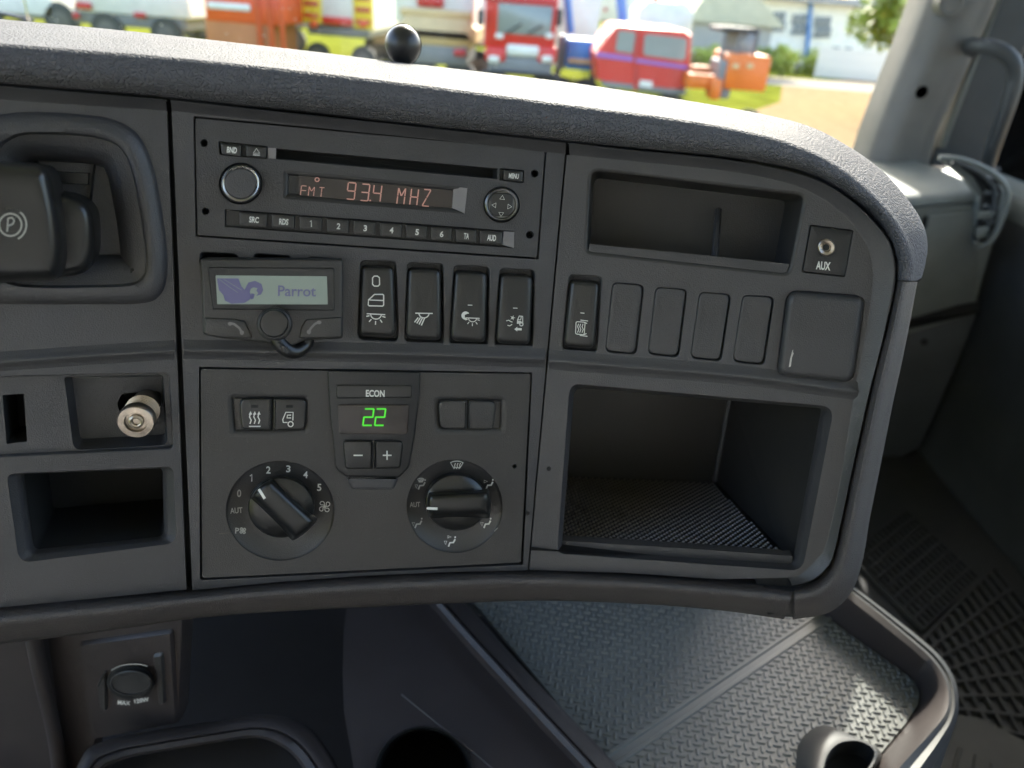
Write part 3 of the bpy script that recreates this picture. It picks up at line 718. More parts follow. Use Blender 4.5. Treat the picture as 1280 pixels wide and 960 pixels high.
BK = [[(766, 353), (803, 356.5), (793, 441.5), (757, 438)], [(820, 359), (857, 362), (846, 445), (810, 441)], [(875, 365), (912, 368), (899, 450), (863, 446)], [(929, 369), (966, 371.5), (953, 454.5), (916, 450.5)]]
bk_o = [Q(grow(L, 1.2, 1.2, 3.5, 3), 9) for L in BK]
cov_o = Q([(983, 361), (1084, 369), (1068, 482), (969, 471)], [18, 14, 20, 14], 7)
lc_o = Q([(712, 479), (1043, 508), (1003, 714), (696, 692)], [14, 16, 18, 10])
inner = [tuple(p) for p in smooth(C1, 6)]
fascia_sheet(MB(), [(661.5, 712.5), (708.5, 193.5)]+inner+[(900, 724), (780, 716)], [upc_o, aux_o, sw_o[4], cov_o, lc_o]+bk_o, thick=.003).build('right_panel', 'fascia', dash, flat=True)
# near-black filler sheets added behind the gaps to shut out light
q = MB()
fascia_sheet(q, [(-130, 98), (203, 118), (227, 745), (-130, 778)], [brake_o, shelf_o, cub_o], h=-.022, thick=.001)
fascia_sheet(q, [(203, 118), (703, 172), (655, 720), (227, 745)], [], h=-.022, thick=.001)
fascia_sheet(q, [(715, 172), (900, 192), (1050, 240), (1105, 300), (1095, 450), (1035, 725), (980, 740), (667, 720)], [upc_o, lc_o, cov_o], h=-.022, thick=.001)
fascia_sheet(q, [(203, 118), (216, 118), (240, 745), (227, 745)], [], h=-.010, thick=.001)
fascia_sheet(q, [(698, 165), (718, 165), (670, 725), (650, 725)], [], h=-.010, thick=.001)
q.build('inner_frame', 'void', dash, flat=True)
# ridge
def ridge(P, w=18):
    A = [V3(p) for p in smooth(P, 5)]; rows = []
    for p in A:
        rows.append([S(p.x, p.y-16, -.0004), S(p.x, p.y-10, .0006), S(p.x, p.y-5, .0018), S(p.x, p.y-1.5, .0030), S(p.x, p.y+1, .0030), S(p.x, p.y+3.5, .0016), S(p.x, p.y+8, .0004), S(p.x, p.y+14, -.0004)])
    MB().loft(rows, False, False, closed=False).build('waist_ridge', 'fascia', dash, sharp=60)
ridge([(-90, 458), (0, 453), (100, 446), (218, 438.5)]); ridge([(229.5, 438), (350, 440), (500, 443), (681, 449)]); ridge([(686, 451), (800, 460), (900, 468), (972, 476), (1000, 480), (1072, 490)])
# wells
for o_ in sw_o: well(o_, 2.2, .0012, .007, 'fascia2', dash, 'switch_recess')
for o_ in hf_vent: well(o_, 2, .002, .012, 'void', dash, 'slot')
# upper cubby
well(upc_o, 5, .002, .045, 'liner', dash, 'upper_cubby', dx=4, dy=6)
MB().loft([[S(x, y, -.001) for x, y in L] for L in ([(737, 305), (860, 317), (986, 330)], [(737, 307), (860, 319), (986, 332)], [(735, 317), (860, 331), (982, 343)])], False, False, closed=False).build('cubby_lip', 'fascia2', dash)
p0 = rowd(893, 330, tdep(S(893, 330))+.012); p1 = rowd(898, 262, tdep(S(898, 262))+.035)
MB().tube([p0, p1], .0022, 8).build('cubby_corner', 'fascia2', dash)
# big cubby
rimo = inset(lc_o, 1.2)
inn = Q([(718, 484), (1031, 511), (994, 706), (702, 688)], [12, 8, 12, 6])
MB().loft([[S(*p) for p in lc_o], [S(*p, -.0015) for p in inset(lc_o, 2)], [S(*a.lerp(b, .6), -.004) for a, b in zip(lc_o, inn)], [S(*p, -.007) for p in inn], [E(*p, -.007, .006) for p in inn]], False, False).build('cubby_surround', 'fascia', dash, sharp=60)
fF = V3((0, math.cos(math.radians(12)), -math.sin(math.radians(12))))
fp = E(850, 690, -.016, 0); eBf = eB
fn = eBf.cross(fF).normalized(); fn = fn if fn.z > 0 else -fn
def fl(px, py, up=0): return on_plane(px, py, fp+fn*up, fn)
bl, br, fr_, fl_ = fl(700, 597), fl(894, 602), fl(990, 699), fl(702, 690)
upd = -Dn
def up(p, k): return p+upd*k
tl, tr = up(bl, .11), on_plane(914, 490, br, (br-bl).cross(upd).normalized())
frt, flt = E(1034, 506, -.008, 0), E(712, 478, -.008, 0)
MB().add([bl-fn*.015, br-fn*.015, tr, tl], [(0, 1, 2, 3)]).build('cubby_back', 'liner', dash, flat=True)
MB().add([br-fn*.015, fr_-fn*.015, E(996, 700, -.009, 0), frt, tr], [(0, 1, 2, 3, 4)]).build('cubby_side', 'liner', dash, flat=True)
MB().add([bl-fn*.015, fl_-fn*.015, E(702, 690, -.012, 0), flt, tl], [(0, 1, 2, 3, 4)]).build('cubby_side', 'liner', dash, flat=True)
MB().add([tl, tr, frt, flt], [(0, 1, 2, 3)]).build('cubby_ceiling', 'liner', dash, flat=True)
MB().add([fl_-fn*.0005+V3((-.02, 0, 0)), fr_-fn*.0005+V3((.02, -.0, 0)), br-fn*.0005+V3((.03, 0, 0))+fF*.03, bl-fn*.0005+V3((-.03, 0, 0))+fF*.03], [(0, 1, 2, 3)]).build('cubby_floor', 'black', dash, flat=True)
MB().tube([br+V3((0, 0, .001)), tr], .003, 8).build('cubby_corner', 'fascia2', dash)
MB().loft([[E(x, y, -.008, d) for x, y in L] for L, d in (([(703, 674), (850, 683), (990, 693)], .006), ([(703, 677), (850, 686), (991, 696)], .001), ([(702, 688), (850, 698), (990, 707)], 0), ([(702, 694), (850, 703), (992, 711)], .001))], False, False, closed=False).build('cubby_lip', 'fascia2', dash)
# dotted mat in cubby
q = MB(); ux = (fr_-fl_).normalized(); uy = fn.cross(ux)
if uy.dot(bl-fl_) < 0: uy = -uy
pitch_ = .0054; c0 = fl(700, 684)
for i in range(-4, 48):
    for j in range(0, 34):
        for off in (0, .5):
            c = c0+ux*(i+off)*pitch_+uy*(j+off)*pitch_*.95+fn*.0002
            # inside floor: left of side wall and before the back wall
            if (c-br).dot(uy) > -.004 or (c-fl_).dot(uy) < .010 or (c-fl_).dot(ux) < .002: continue
            side = (fr_-br).normalized(); wn = side.cross(fn)
            if (c-br).dot(wn)*((bl-br).dot(wn)) < 0 or abs((c-br).dot(wn)) < .004: continue
            a, b, hgt = ux*pitch_*.27, uy*pitch_*.27, fn*.0012
            q.add([c-a, c-b, c+a, c+b, c-a*.5+hgt, c-b*.5+hgt, c+a*.5+hgt, c+b*.5+hgt], [(0, 1, 5, 4), (1, 2, 6, 5), (2, 3, 7, 6), (3, 0, 4, 7), (4, 5, 6, 7)])
mt = _q(q, 'cubby_mat', 'rubber2', None, flat=True); tag(mt, 'dotted anti-slip mat on the floor of the large dashboard cubby', 'mat')
MATN = mt
# left cubby
inn = Q([(27, 588), (203, 583.5), (205, 673), (41, 690)], [10, 8, 9, 9])
MB().loft([[S(*p) for p in cub_o], [S(*p, -.001) for p in inset(cub_o, 1.5)], [S(*a.lerp(b, .55), -.0035) for a, b in zip(cub_o, inn)], [S(*a.lerp(b, .85), -.0065) for a, b in zip(cub_o, inn)], [S(*p, -.010) for p in inn], [E(*p, -.010, .06) for p in inn]], False, True).build('left_cubby', 'fascia', dash, sharp=60)
MB().loft([[E(*p, -.0105, .002) for p in inset(inn, 1)], [E(*p, -.0105, .058) for p in inset(inn, 2)]], False, True).build('cubby_shade', 'void', dash, sharp=60)  # near-black inner shell paints the shade inside the left cubby
# shelf where a cover is missing
pk = Q([(80, 471), (204, 468), (210, 556), (92, 563)], [4, 6, 10, 12]); hl = Q([(3, 494), (30, 492), (34, 552), (8, 555)], 1.5); kh = Q([(146, 505), (152, 492), (176, 490), (214, 489), (215, 528), (195, 530), (150, 516)], [6, 8, 4, 2, 2, 4, 8])
well(shelf_o, 1.5, .001, .003, 'fascia', dash, 'cover_seat', floor=False)
fascia_sheet(MB(), [(p[0], p[1]) for p in inset(shelf_o, 1.2)], [pk, hl], h=-.004, thick=.001).build('cover_seat_plate', 'fascia', dash, flat=True)
MB().loft([[S(*p, -.004) for p in pk], [S(*p, -.005) for p in inset(pk, 1)], [E(*p, -.005, .016) for p in inset(pk, 5)]], False, False).build('pocket', 'fascia2', dash, sharp=50)
pk2 = [V3(p) for p in inset(pk, 2)]
q = MB(); fascia_sheet(q, pk2, [kh], h=-.018, thick=.001); q.build('pocket_floor', 'fascia2', dash, flat=True)
MB().loft([[S(*p, -.018) for p in kh], [E(*p, -.018, .03) for p in kh]], False, True).build('hole', 'void', dash); MB().loft([[S(*p, -.004) for p in hl], [E(*p, -.004, .03) for p in hl]], False, True).build('hole', 'void', dash)
# =============================================================== PARKING BRAKE
pbr = empty('parking_brake_valve', S(80, 270), 'black parking brake lever with P symbol in its moulded bowl at the left', 'brake lever')
inb = blob([(-12, 230), (-8, 196), (6, 177), (28, 168), (55, 167), (88, 168), (122, 172), (148, 183), (163, 208), (173, 252), (181, 305), (182, 335), (175, 350), (158, 356), (110, 358), (40, 358), (10, 352), (-6, 335), (-12, 300)], 5)
MB().loft([[E(*p, -.001, .004) for p in brake_o], [S(*p, .001) for p in brake_o], [S(*a.lerp(b, .25), .0035) for a, b in zip(brake_o, inb)], [S(*a.lerp(b, .6), .005) for a, b in zip(brake_o, inb)], [S(*a.lerp(b, .92), .005) for a, b in zip(brake_o, inb)], [S(*p, .003) for p in inb], [E(*p, .003, .004) for p in inset(inb, 1)]], False, False).build('surround', 'fascia', pbr, sharp=70)
well(inset(inb, .8), 34, .013, .001, 'fascia2', pbr, 'bowl', h=-.0)
sl_ = Q([(44, 173), (121, 179), (113, 255), (118, 334), (50, 338)], [6, 3, 10, 4, 6])
MB().loft([[E(*p, -.0105, .006) for p in inset(sl_, -1)], [S(*p, -.0105) for p in sl_], [S(*p, -.0098) for p in inset(sl_, 1.2)], [E(*p, -.0098, .005) for p in inset(sl_, 2.4)]], False, True).build('lever_gate', 'black', pbr)
MB().loft([[S(x, y, -.0146) for x, y in ((70, 214), (113, 216), (112, 231), (70, 229))], [S(x, y, -.0115) for x, y in ((70, 215), (110, 217), (110, 230), (70, 228))]], False, True).build('gate_block', 'gloss', pbr)
pad_button(blob([(50, 243), (75, 241), (95, 246), (110, 256), (117, 272), (119, 300), (116, 326), (102, 342), (70, 346), (50, 344)], 5), .018, .03, 13, 'lever', pbr, 'lever_arm', bevh=.010)
kb = pad_button(blob([(-44, 225), (-34, 207), (-12, 202), (12, 202), (44, 205), (60, 213), (68, 235), (76, 275), (79, 318), (75, 342), (60, 352), (10, 353), (-25, 352), (-42, 335)], 5), .040, .022, 18, 'lever', pbr, 'knob', bevh=.012, crown=.0)
pl = lambda x, y: S(x, y, .0405)
q = strokes([arc(13, 281, 14, 0, 360, 24), arc(13, 281, 20, -50, 60)], 2.2, pl); strokes([[(9, 289), (10, 273), (15, 272), (18, 276), (16, 280), (11, 282)]], 2.2, pl, q); q.build('brake_symbol', 'dim', pbr, flat=True)

# =============================================================== RADIO
rad = empty('car_radio', S(460, 235), 'dark grey car radio showing 93.4 MHZ in a long amber display', 'radio')
z5 = Zm(230, 130, 2.7826)
fo = Q([(244.3, 147.8), (681, 188.2), (671, 321.8), (247.2, 293.6)], 3)
slot = Q([z5(292, 152), z5(1100, 226), z5(1097, 264), z5(320, 192), z5(290, 190)], 1)
kr = ell(*z5(197, 277), 27.5, 26.5, 40); dr_ = ell(*z5(1105, 350), 23, 23, 40)
disp = Q([z5(345, 228), z5(988, 290), z5(977, 382), z5(343, 330)], [5, 3, 4, 5])
tray = Q([z5(140, 365), z5(1152, 442), z5(1148, 502), z5(140, 428)], 2)
b1o = Q([z5(118, 128), z5(292, 146), z5(290, 192), z5(124, 178)], 2); b2o = Q([z5(1098, 222), z5(1184, 230), z5(1182, 276), z5(1096, 266)], 2)
slot = Q([z5(296, 152), z5(1092, 224), z5(1090, 262), z5(322, 192), z5(298, 190)], 1)
holes = [ell(*z5(x, y), 5, 5, 14) for x, y in ((70, 136), (75, 373), (1220, 242), (1203, 455))]
q = MB(); fascia_sheet(q, [tuple(p) for p in fo], [slot, kr, dr_, disp, tray, b1o, b2o]+holes, h=-.0006, thick=.006); q.build('faceplate', 'fascia2', rad, flat=True)
for hh in holes: well(hh, .8, .0008, .006, 'void', rad, 'removal_hole', h=-.0006)
well(slot, 1.2, .0012, .012, 'void', rad, 'disc_slot', h=-.0006)
well(tray, 1.5, .0012, .001, 'black', rad, 'button_tray', h=-.0006); well(b1o, 1.5, .001, .001, 'black', rad, 'button_tray', h=-.0006); well(b2o, 1.5, .001, .001, 'black', rad, 'button_tray', h=-.0006)
well(disp, 7, .0018, .0, 'black', rad, 'display_bezel', h=-.0006)
gl = Q([z5(400, 238), z5(937, 288), z5(932, 362), z5(400, 318)], 1.5)
MB().loft([[S(*p, -.0022) for p in gl], [S(*p, -.0014) for p in gl]], True, True).build('display', 'lcd', rad)
MB().loft([[S(*z5(*p), -.0016) for p in ((937, 286), (988, 292), (977, 382), (932, 362))], [S(*z5(*p), hh) for p, hh in (((938, 287), -.001), ((986, 293), -.0002), ((976, 380), -.0002), ((933, 361), -.001))]], True, True).build('display_corner', 'lcdpale', rad)
MB().loft([[S(*z5(*p), -.0016) for p in ((1112, 442), (1150, 444), (1148, 502), (1106, 490))], [S(*z5(*p), -.0002) for p in ((1112, 443), (1149, 445), (1147, 501), (1107, 489))]], True, True).build('tray_corner', 'lcdpale', rad)
MB().loft([[S(*z5(*p), -.0016) for p in ((292, 152), (321, 154), (319, 191), (294, 189))], [S(*z5(*p), -.0002) for p in ((292, 152), (321, 154), (319, 191), (294, 189))]], True, True).build('slot_corner', 'lcdpale', rad)
lp = lambda x, y: S(x, y, -.0011)
x, y = z5(567, 274); q = segs('93', x, y, 9.5, 21, 17.5, .085, 1.5, lp); x, y = z5(660, 283); segs('4', x, y, 9.5, 21, 17, .085, 1.5, lp); 
q = MB()
for tx, (a, b) in (('9', (565, 273)), ('3', (613, 278)), ('4', (655, 281)), ('M', (740, 291)), ('H', (785, 294)), ('Z', (828, 297))):
    a, b = z5(a, b); q2 = segs(tx, a, b, 9.6 if tx in '934' else 8.8, 20.5, 10, .08, 1.45, lp); q.add(q2.v, q2.f)
a, b = z5(645, 333); fills([[(a, b), (a+1.8, b), (a+1.8, b+1.8), (a, b+1.8)]], lp, q)
strokes([ell(*z5(463, 263), 2.6, 2.4, 12)+[ell(*z5(463, 263), 2.6, 2.4, 12)[0]]], 1.2, lp, q)
q.build('display_digits', 'lcdtext', rad, flat=True)
q = MB()
for tx, (a, b) in (('F', (405, 284)), ('M', (432, 287)), ('T', (467, 290))):
    a, b = z5(a, b); q2 = segs(tx, a, b, 6.6, 11.5, 8, .08, .9, lp); q.add(q2.v, q2.f)
q.build('display_letters', 'lcdtext', rad, flat=True)
def knob(par, c, prof, m, name, n=44, tilt=0):
    """prof: (rx px, ry px, h, extra depth)"""
    loops = [[E(p[0], p[1], h, d) for p in ell(c[0]+dx, c[1]+dy, rx, ry, n)] for rx, ry, h, d, dx, dy in [(list(a)+[0, 0, 0])[:6] if len(a) < 6 else a for a in prof]]
    return MB().loft(loops, False, True).build(name, m, par)
kc = z5(197, 277)
well(kr, 2, .0015, .003, 'black', rad, 'knob_seat', h=-.0006)
kn = knob(rad, kc, [(25.5, 24.5, .001, .004), (25, 24, .004, 0), (24.2, 23.2, .005, 0), (23, 22, .0052, 0)], 'button', 'volume_knob')
knob(kn, kc, [(23.6, 22.8, .0050, .001), (23.4, 22.5, .0058, 0), (22.4, 21.4, .0062, 0), (20.6, 19.6, .0058, 0), (20.2, 19.2, .005, 0)], 'chrome', 'ring')
knob(kn, kc, [(20, 19, .005, .001), (19.8, 18.9, .0062, 0), (18.5, 17.6, .0067, 0), (9, 8.5, .0066, 0), (3, 3, .0065, 0)], 'fascia', 'cap')
dc = z5(1105, 350)
well(dr_, 1.5, .001, .002, 'black', rad, 'knob_seat', h=-.0006)
kn = knob(rad, dc, [(21.5, 21.5, 0, .003), (21, 21, .0014, 0), (19.5, 19.5, .002, 0), (17.8, 17.8, .0018, 0), (16.5, 16.5, .0008, 0)], 'darkchrome', 'navigation_pad')
o4 = [V3((dc[0]+math.cos(a)*(16+1.6*math.cos(4*(a-PI/4)))*.97, dc[1]+math.sin(a)*(16+1.6*math.cos(4*(a-PI/4))))) for a in [2*PI*k/40 for k in range(40)]]
pad_button(o4, .0024, .003, 2, 'button', kn, 'pad_face', bevh=.0008)
for a, b, an in ((1107, 326, 0), (1103, 383, 180), (1079, 352, 270), (1132, 357, 90)):
    c = z5(a, b); t = math.radians(an+5); f = frame2(c, 1, an+5)
    P = [f(0, -2.9), f(3, 2), f(-3, 2), f(0, -2.9)]; strokes([P], .8, lambda x, y: S(x, y, .0027)).build('arrow', 'white', kn, flat=True)
def rbtn(zq, txt, tw, th, nm='button'):
    pts = [z5(*p) for p in zq]; o_ = Q(pts, 1.5, 3)
    b = pad_button(o_, .0014, .002, 1.6, 'button', rad, nm, bevh=.0007, rings=2)
    c = sum((V3(p) for p in pts), V3((0, 0)))/4
    if txt == '1': strokes([[(c.x-.8, c.y-2.4), (c.x+.7, c.y-3.8), (c.x+.6, c.y+3.8)]], 1.25, lambda x, y: S(x, y, .0017)).build('lettering', 'white', b, flat=True)
    elif txt: text(txt, (c.x+.8, c.y+.4), tw, th, 'white', b, h=.0017, tilt=5, bold=.03)
    else: strokes([[(c.x, c.y-4), (c.x+4, c.y+2), (c.x-4, c.y+2), (c.x, c.y-4)], [(c.x-4, c.y+4), (c.x+4, c.y+4.4)]], 1.0, lambda x, y: S(x, y, .0017)).build('icon', 'white', b, flat=True)
    return b
rbtn([(128, 136), (200, 143), (198, 182), (132, 176)], 'BND', 12.5, 7.5); rbtn([(216, 143), (288, 150), (286, 188), (218, 182)], None, 0, 0)
rbtn([(1110, 228), (1180, 234), (1178, 272), (1112, 264)], 'MENU', 12.5, 6.4)
for (a, b, c, d), t_, tw in (((192, 376, 290, 427), 'SRC', 12), ((304, 383, 385, 434), 'RDS', 11.5), ((401, 391, 481, 441), '1', 2.6), ((496, 399, 574, 449), '2', 4.5), ((590, 406, 666, 456), '3', 4.5), ((681, 413, 758, 463), '4', 4.8), ((771, 420, 846, 469), '5', 4.5), ((857, 427, 931, 476), '6', 4.5), ((943, 434, 1017, 483), 'TA', 6.5), ((1027, 440, 1108, 489), 'AUD', 11)):
    s_ = (c-a)*.075; rbtn([(a, b-s_*.2), (c, b+s_*.8), (c-1, d+s_*.2), (a+2, d-s_*.8)], t_, tw, 7.6)

# =============================================================== HANDS FREE
hfu = empty('hands_free_display', S(340, 370), 'small black hands free phone unit with a green lit screen', 'phone unit')
zz = Zm(240, 310, 6.095)
def zq(L): return [zz(*p) for p in L]
bo = Q(zq([(62, 82), (1148, 88), (1150, 690), (870, 700), (760, 745), (560, 720), (230, 690), (85, 655)]), [3, 5, 5, 8, 8, 8, 8, 3], 4)
body = pad_button(bo, .010, .009, 3, 'climate', hfu, 'body', bevh=.0015, rings=1)
bz = Q(zq([(118, 145), (1082, 152), (1085, 478), (155, 470)]), 2.5)
MB().loft([[S(*p, .0102) for p in bz], [S(*p, .0106) for p in inset(bz, .6)], [S(*p, .0103) for p in inset(bz, 1.4)]], False, True).build('display_bezel', 'black', hfu)
sc_ = Q(zq([(180, 208), (1028, 215), (1034, 430), (192, 428)]), 1)
scr = MB().loft([[S(*p, .0104) for p in sc_], [S(*p, .0107) for p in sc_]], True, True).build('screen', 'screen', hfu)
pl = lambda x, y: S(x, y, .0110)
text('Parrot', zz(800, 328), 47.5, 13.5, 'ink', scr, tilt=.8, bold=.012, place=pl, name='screen_text')
wing = zq([(190, 232), (355, 232), (375, 290), (400, 318), (430, 262), (480, 250), (530, 275), (542, 320), (525, 355), (490, 365), (505, 345), (490, 325), (500, 305), (470, 300), (448, 310), (440, 340), (452, 360), (455, 378), (430, 400), (400, 418), (300, 425), (250, 400), (240, 360), (205, 320)])
q = fills([wing], pl)
strokes([zq([(210, 240), (290, 300), (350, 340)]), zq([(240, 236), (310, 280), (378, 322)])], .5, lambda x, y: S(x, y, .01105)).build('feather_line', 'screen', scr, flat=True)
fills([zq([(455, 345), (478, 352), (470, 385), (452, 392), (440, 372)])], pl, q)
q.build('bird_picture', 'ink', scr, flat=True)
for L, ph in ((zq([(98, 530), (330, 540), (405, 560), (465, 690), (200, 682), (95, 655)]), [(290, 572), (322, 580), (362, 612), (380, 645)]), (zq([(815, 690), (830, 600), (870, 545), (1140, 525), (1143, 682)]), [(968, 562), (935, 580), (905, 612), (890, 640)])):
    b = pad_button(Q(L, [3]*len(L), 3), .0114, .003, 2, 'climate', hfu, 'call_button', bevh=.0012, rings=1)
    q = strokes([zq(ph)], 2.9, lambda x, y: S(x, y, .0117)); a = zq(ph)
    fills([ell(a[0][0], a[0][1]+.8, 3, 2.4, 10), ell(a[-1][0], a[-1][1], 2.7, 2.9, 10)], lambda x, y: S(x, y, .0118), q); q.build('phone_icon', 'lcdpale', b, flat=True)
kc = zz(618, 575)
kn = knob(hfu, (kc[0]+1.5, kc[1]+1), [(23, 22, .008, .004), (22.5, 21, .012, 0), (21, 19.5, .0135, 0), (19, 18, .014, 0)], 'climate', 'dial')
knob(kn, (kc[0]+1, kc[1]), [(18.6, 18, .0135, .001), (18, 17.2, .018, 0), (16.6, 16, .0192, 0), (13, 12.4, .0194, 0), (5, 5, .0192, 0)], 'gloss', 'cap')
p = [S(*zz(*c), h) for c, h in (((640, 640), .008), ((660, 710), .009), ((720, 770), .009), ((790, 790), .007), ((860, 740), .003), ((880, 680), .002))]
MB().tube(smooth(p, 5), .0042, 10).build('cable', 'gloss', hfu)
for c in ((668, 745), (700, 765), (722, 778)):
    pp = S(*zz(*c), .0135); MB().box(pp, (.0012, .0012, .0035)).build('cable_rib', 'fascia', hfu)

# =============================================================== ROCKER SWITCHES
def light_icon(k=1.0, y=0, x=0, rays=True):
    L = [[(x-10*k, y), (x+10*k, y)], arc(x, y, 6*k, 0, 180, 10, 5.5*k)]
    if rays:
        for a in (12, 48, 90, 132, 168):
            r = math.radians(a); L.append([(x+math.cos(r)*7.6*k, y+.6*k+math.sin(r)*7.4*k), (x+math.cos(r)*10.6*k, y+.6*k+math.sin(r)*10.8*k)])
    return L
sw_labels = ['rocker switch with a white zero, door and lamp symbols', 'rocker switch with a slanting spotlight symbol', 'rocker switch with a crescent moon over a lamp symbol', 'rocker switch with star, truck and arrow symbols', 'rocker switch with heated mirror symbol beside the blank covers']
def switch(L, lab):
    c = sum((V3(p) for p in L), V3((0, 0)))/4
    e = empty('rocker_switch', S(c.x, c.y), lab, 'switch', 'rocker switches in the dashboard')
    a, b, d, f = [V3(p) for p in L]
    top = (a+b)/2; bot = (d+f)/2; ax = (bot-top); ln = ax.length; ax = ax/ln
    def hf(x, y):
        t = ((V3((x, y))-top).dot(ax))/ln
        return .0048*max(0, t-.05)**1.0*(1 if t < .82 else 1-(t-.82)*2.4)-.0006+.0016*abs(t-.45)
    fr = pad_button(Q(L, [8, 8, 9, 9]), .0018, .010, 6.0, 'button', e, 'rocker', bevh=.0026, hf=hf, rings=5)
    return e, (lambda x, y: S(x, y, .0024+hf(x, y))), fr
def add_icon(sw, lines, polys=(), w=1.25):
    e, pl, fr = sw; q = strokes(lines, w, pl)
    if polys: fills(polys, pl, q)
    q.build('symbol', 'white', fr, flat=True)
def T(L, o, k=1, t=3):
    f = frame2(o, k, t); return [[f(*p) for p in P] for P in L]
z6 = Zm(440, 320, 5.333)
s_ = switch(SW[0], sw_labels[0])
add_icon(s_, [[z6(*p) for p in P] for P in ([(148, 134), (170, 134), (183, 145), (184, 190), (173, 201), (148, 200), (137, 188), (137, 146), (148, 134)], [(110, 293), (150, 256), (205, 256), (211, 262), (211, 326), (204, 334), (115, 332), (108, 325), (110, 293), (211, 297)])], w=1.5)
add_icon(s_, T(light_icon(1.12), z6(160, 388)), w=1.35)
s_ = switch(SW[1], sw_labels[1])
add_icon(s_, T(light_icon(1.05, rays=False), z6(480, 382), t=1), w=1.35)
add_icon(s_, [[z6(a, 412), z6(a-22, 440+k*7)] for k, a in enumerate((440, 455, 470, 485))], w=1.5)
s_ = switch(SW[2], sw_labels[2])
add_icon(s_, T(light_icon(.85), z6(804, 414), t=2), w=1.1)
mo = arc(*z6(757, 397), 5.2, 60, 330, 12)+[z6(770, 385), z6(752, 392), z6(752, 410)]; add_icon(s_, [], [mo])
add_icon(s_, [[z6(773, 327), z6(801, 328)]], w=1)
s_ = switch(SW[3], sw_labels[3])
add_icon(s_, [[z6(*p) for p in P] for P in ([(1102, 450), (1104, 425), (1115, 400), (1138, 402), (1138, 448)], [(1104, 425), (1125, 425), (1128, 405)], [(1030, 432), (1045, 428), (1058, 437), (1068, 440)], [(1038, 462), (1052, 466), (1066, 456)])]+[ell(*z6(1129, 455), 2.1, 2.1, 12)+[ell(*z6(1129, 455), 2.1, 2.1, 12)[0]]], w=1.15)
stp = [z6(1071+(19 if k % 2 == 0 else 6)*math.sin(k*PI/5+.3), 412-(19 if k % 2 == 0 else 6)*math.cos(k*PI/5+.3)) for k in range(10)]
add_icon(s_, [], [stp, [z6(1082, 488), z6(1102, 472), z6(1102, 480), z6(1131, 481), z6(1131, 496), z6(1102, 495), z6(1102, 503)], [z6(1102, 432), z6(1126, 433), z6(1138, 448), z6(1104, 452)]])
add_icon(s_, [[z6(1075, 347), z6(1102, 348)]], w=1)
s_ = switch(SW[4], sw_labels[4])
z7 = Zm(680, 180, 2.6667)
q7 = Q([z7(107, 592), z7(137, 594), z7(134, 636), z7(105, 633)], 2, 3)
add_icon(s_, [[tuple(p) for p in q7]+[tuple(q7[0])], [z7(122, 587), z7(146, 590)], [z7(120, 638), z7(144, 641)], [z7(134, 594), z7(143, 598)], [z7(132, 636), z7(141, 632)]]+[[z7(a, 600), z7(a-3, 609), z7(a+1, 618), z7(a-3, 628)] for a in (115, 122, 130)], w=1.0)
add_icon(s_, [[z7(122, 563), z7(134, 564)]], w=1)

# =============================================================== BLANKS
bl_labels = ['blank switch cover next to the heated mirror switch', 'second blank switch cover from the heated mirror switch', 'third blank switch cover from the heated mirror switch', 'blank switch cover next to the large square cover']
for L, o_, lab in zip(BK, bk_o, bl_labels):
    c = sum((V3(p) for p in L), V3((0, 0)))/4
    e = empty('switch_blank', S(c.x, c.y), lab, 'cover', 'blank switch covers')
    pad_button(Q(L, 8), .0002, .006, 2.2, 'fascia2', e, 'cover', bevh=.0008, crown=-.0004)
    well(o_, 1.2, .001, .005, 'fascia2', e, 'seat')
e = empty('socket_cover', S(1030, 425), 'large square dark cover with a chalky scuff below the AUX socket', 'cover')
well(cov_o, 1.5, .0006, .001, 'fascia', e, 'seat')
cv = pad_button(inset(cov_o, 2), .0052, .0055, 9, 'fascia2', e, 'cover', bevh=.0050)
q = MB()
for P in ([(990.5, 438), (991.5, 437), (988.5, 458), (986, 459), (987.5, 449)], [(991, 439), (992, 442), (990, 447), (989, 443)]): fills([P], lambda x, y: S(x, y, .0053), q)
q.build('scuff', 'chip', cv, flat=True)
random.seed(3)
strokes([[(1036, 374), (1035, 380), (1037, 386), (1035, 392), (1033, 398)], [(1030, 375), (1033, 377)], [(1044, 373), (1046, 375)]], .5, lambda x, y: S(x, y, .0055)).build('scratch', 'grime', cv, flat=True)
# =============================================================== AUX
e = empty('aux_socket', S(1033, 313), 'square black AUX socket plate with a brass coloured jack', 'socket')
well(aux_o, 1.5, .001, .002, 'black', e, 'seat')
pt_ = pad_button(Q([(1014, 282), (1066, 289), (1055.5, 345), (1003.5, 339)], 2), .0004, .003, 1.2, 'black', e, 'plate', bevh=.0005, rings=2)
c = z7(942, 345)
knob(e, c, [(11, 11, .0006, .001), (10.6, 10.6, .0018, 0), (9.4, 9.4, .0022, 0), (5.6, 5.6, .0016, 0), (4.4, 4.4, .0006, 0)], 'metal', 'jack_ring')
knob(e, c, [(4.3, 4.3, .0012, .001), (3.6, 3.6, .0013, 0)], 'void', 'jack_hole')
text('AUX', z7(931, 406), 18, 10.5, 'white', pt_, h=.0007, tilt=5, bold=.03)

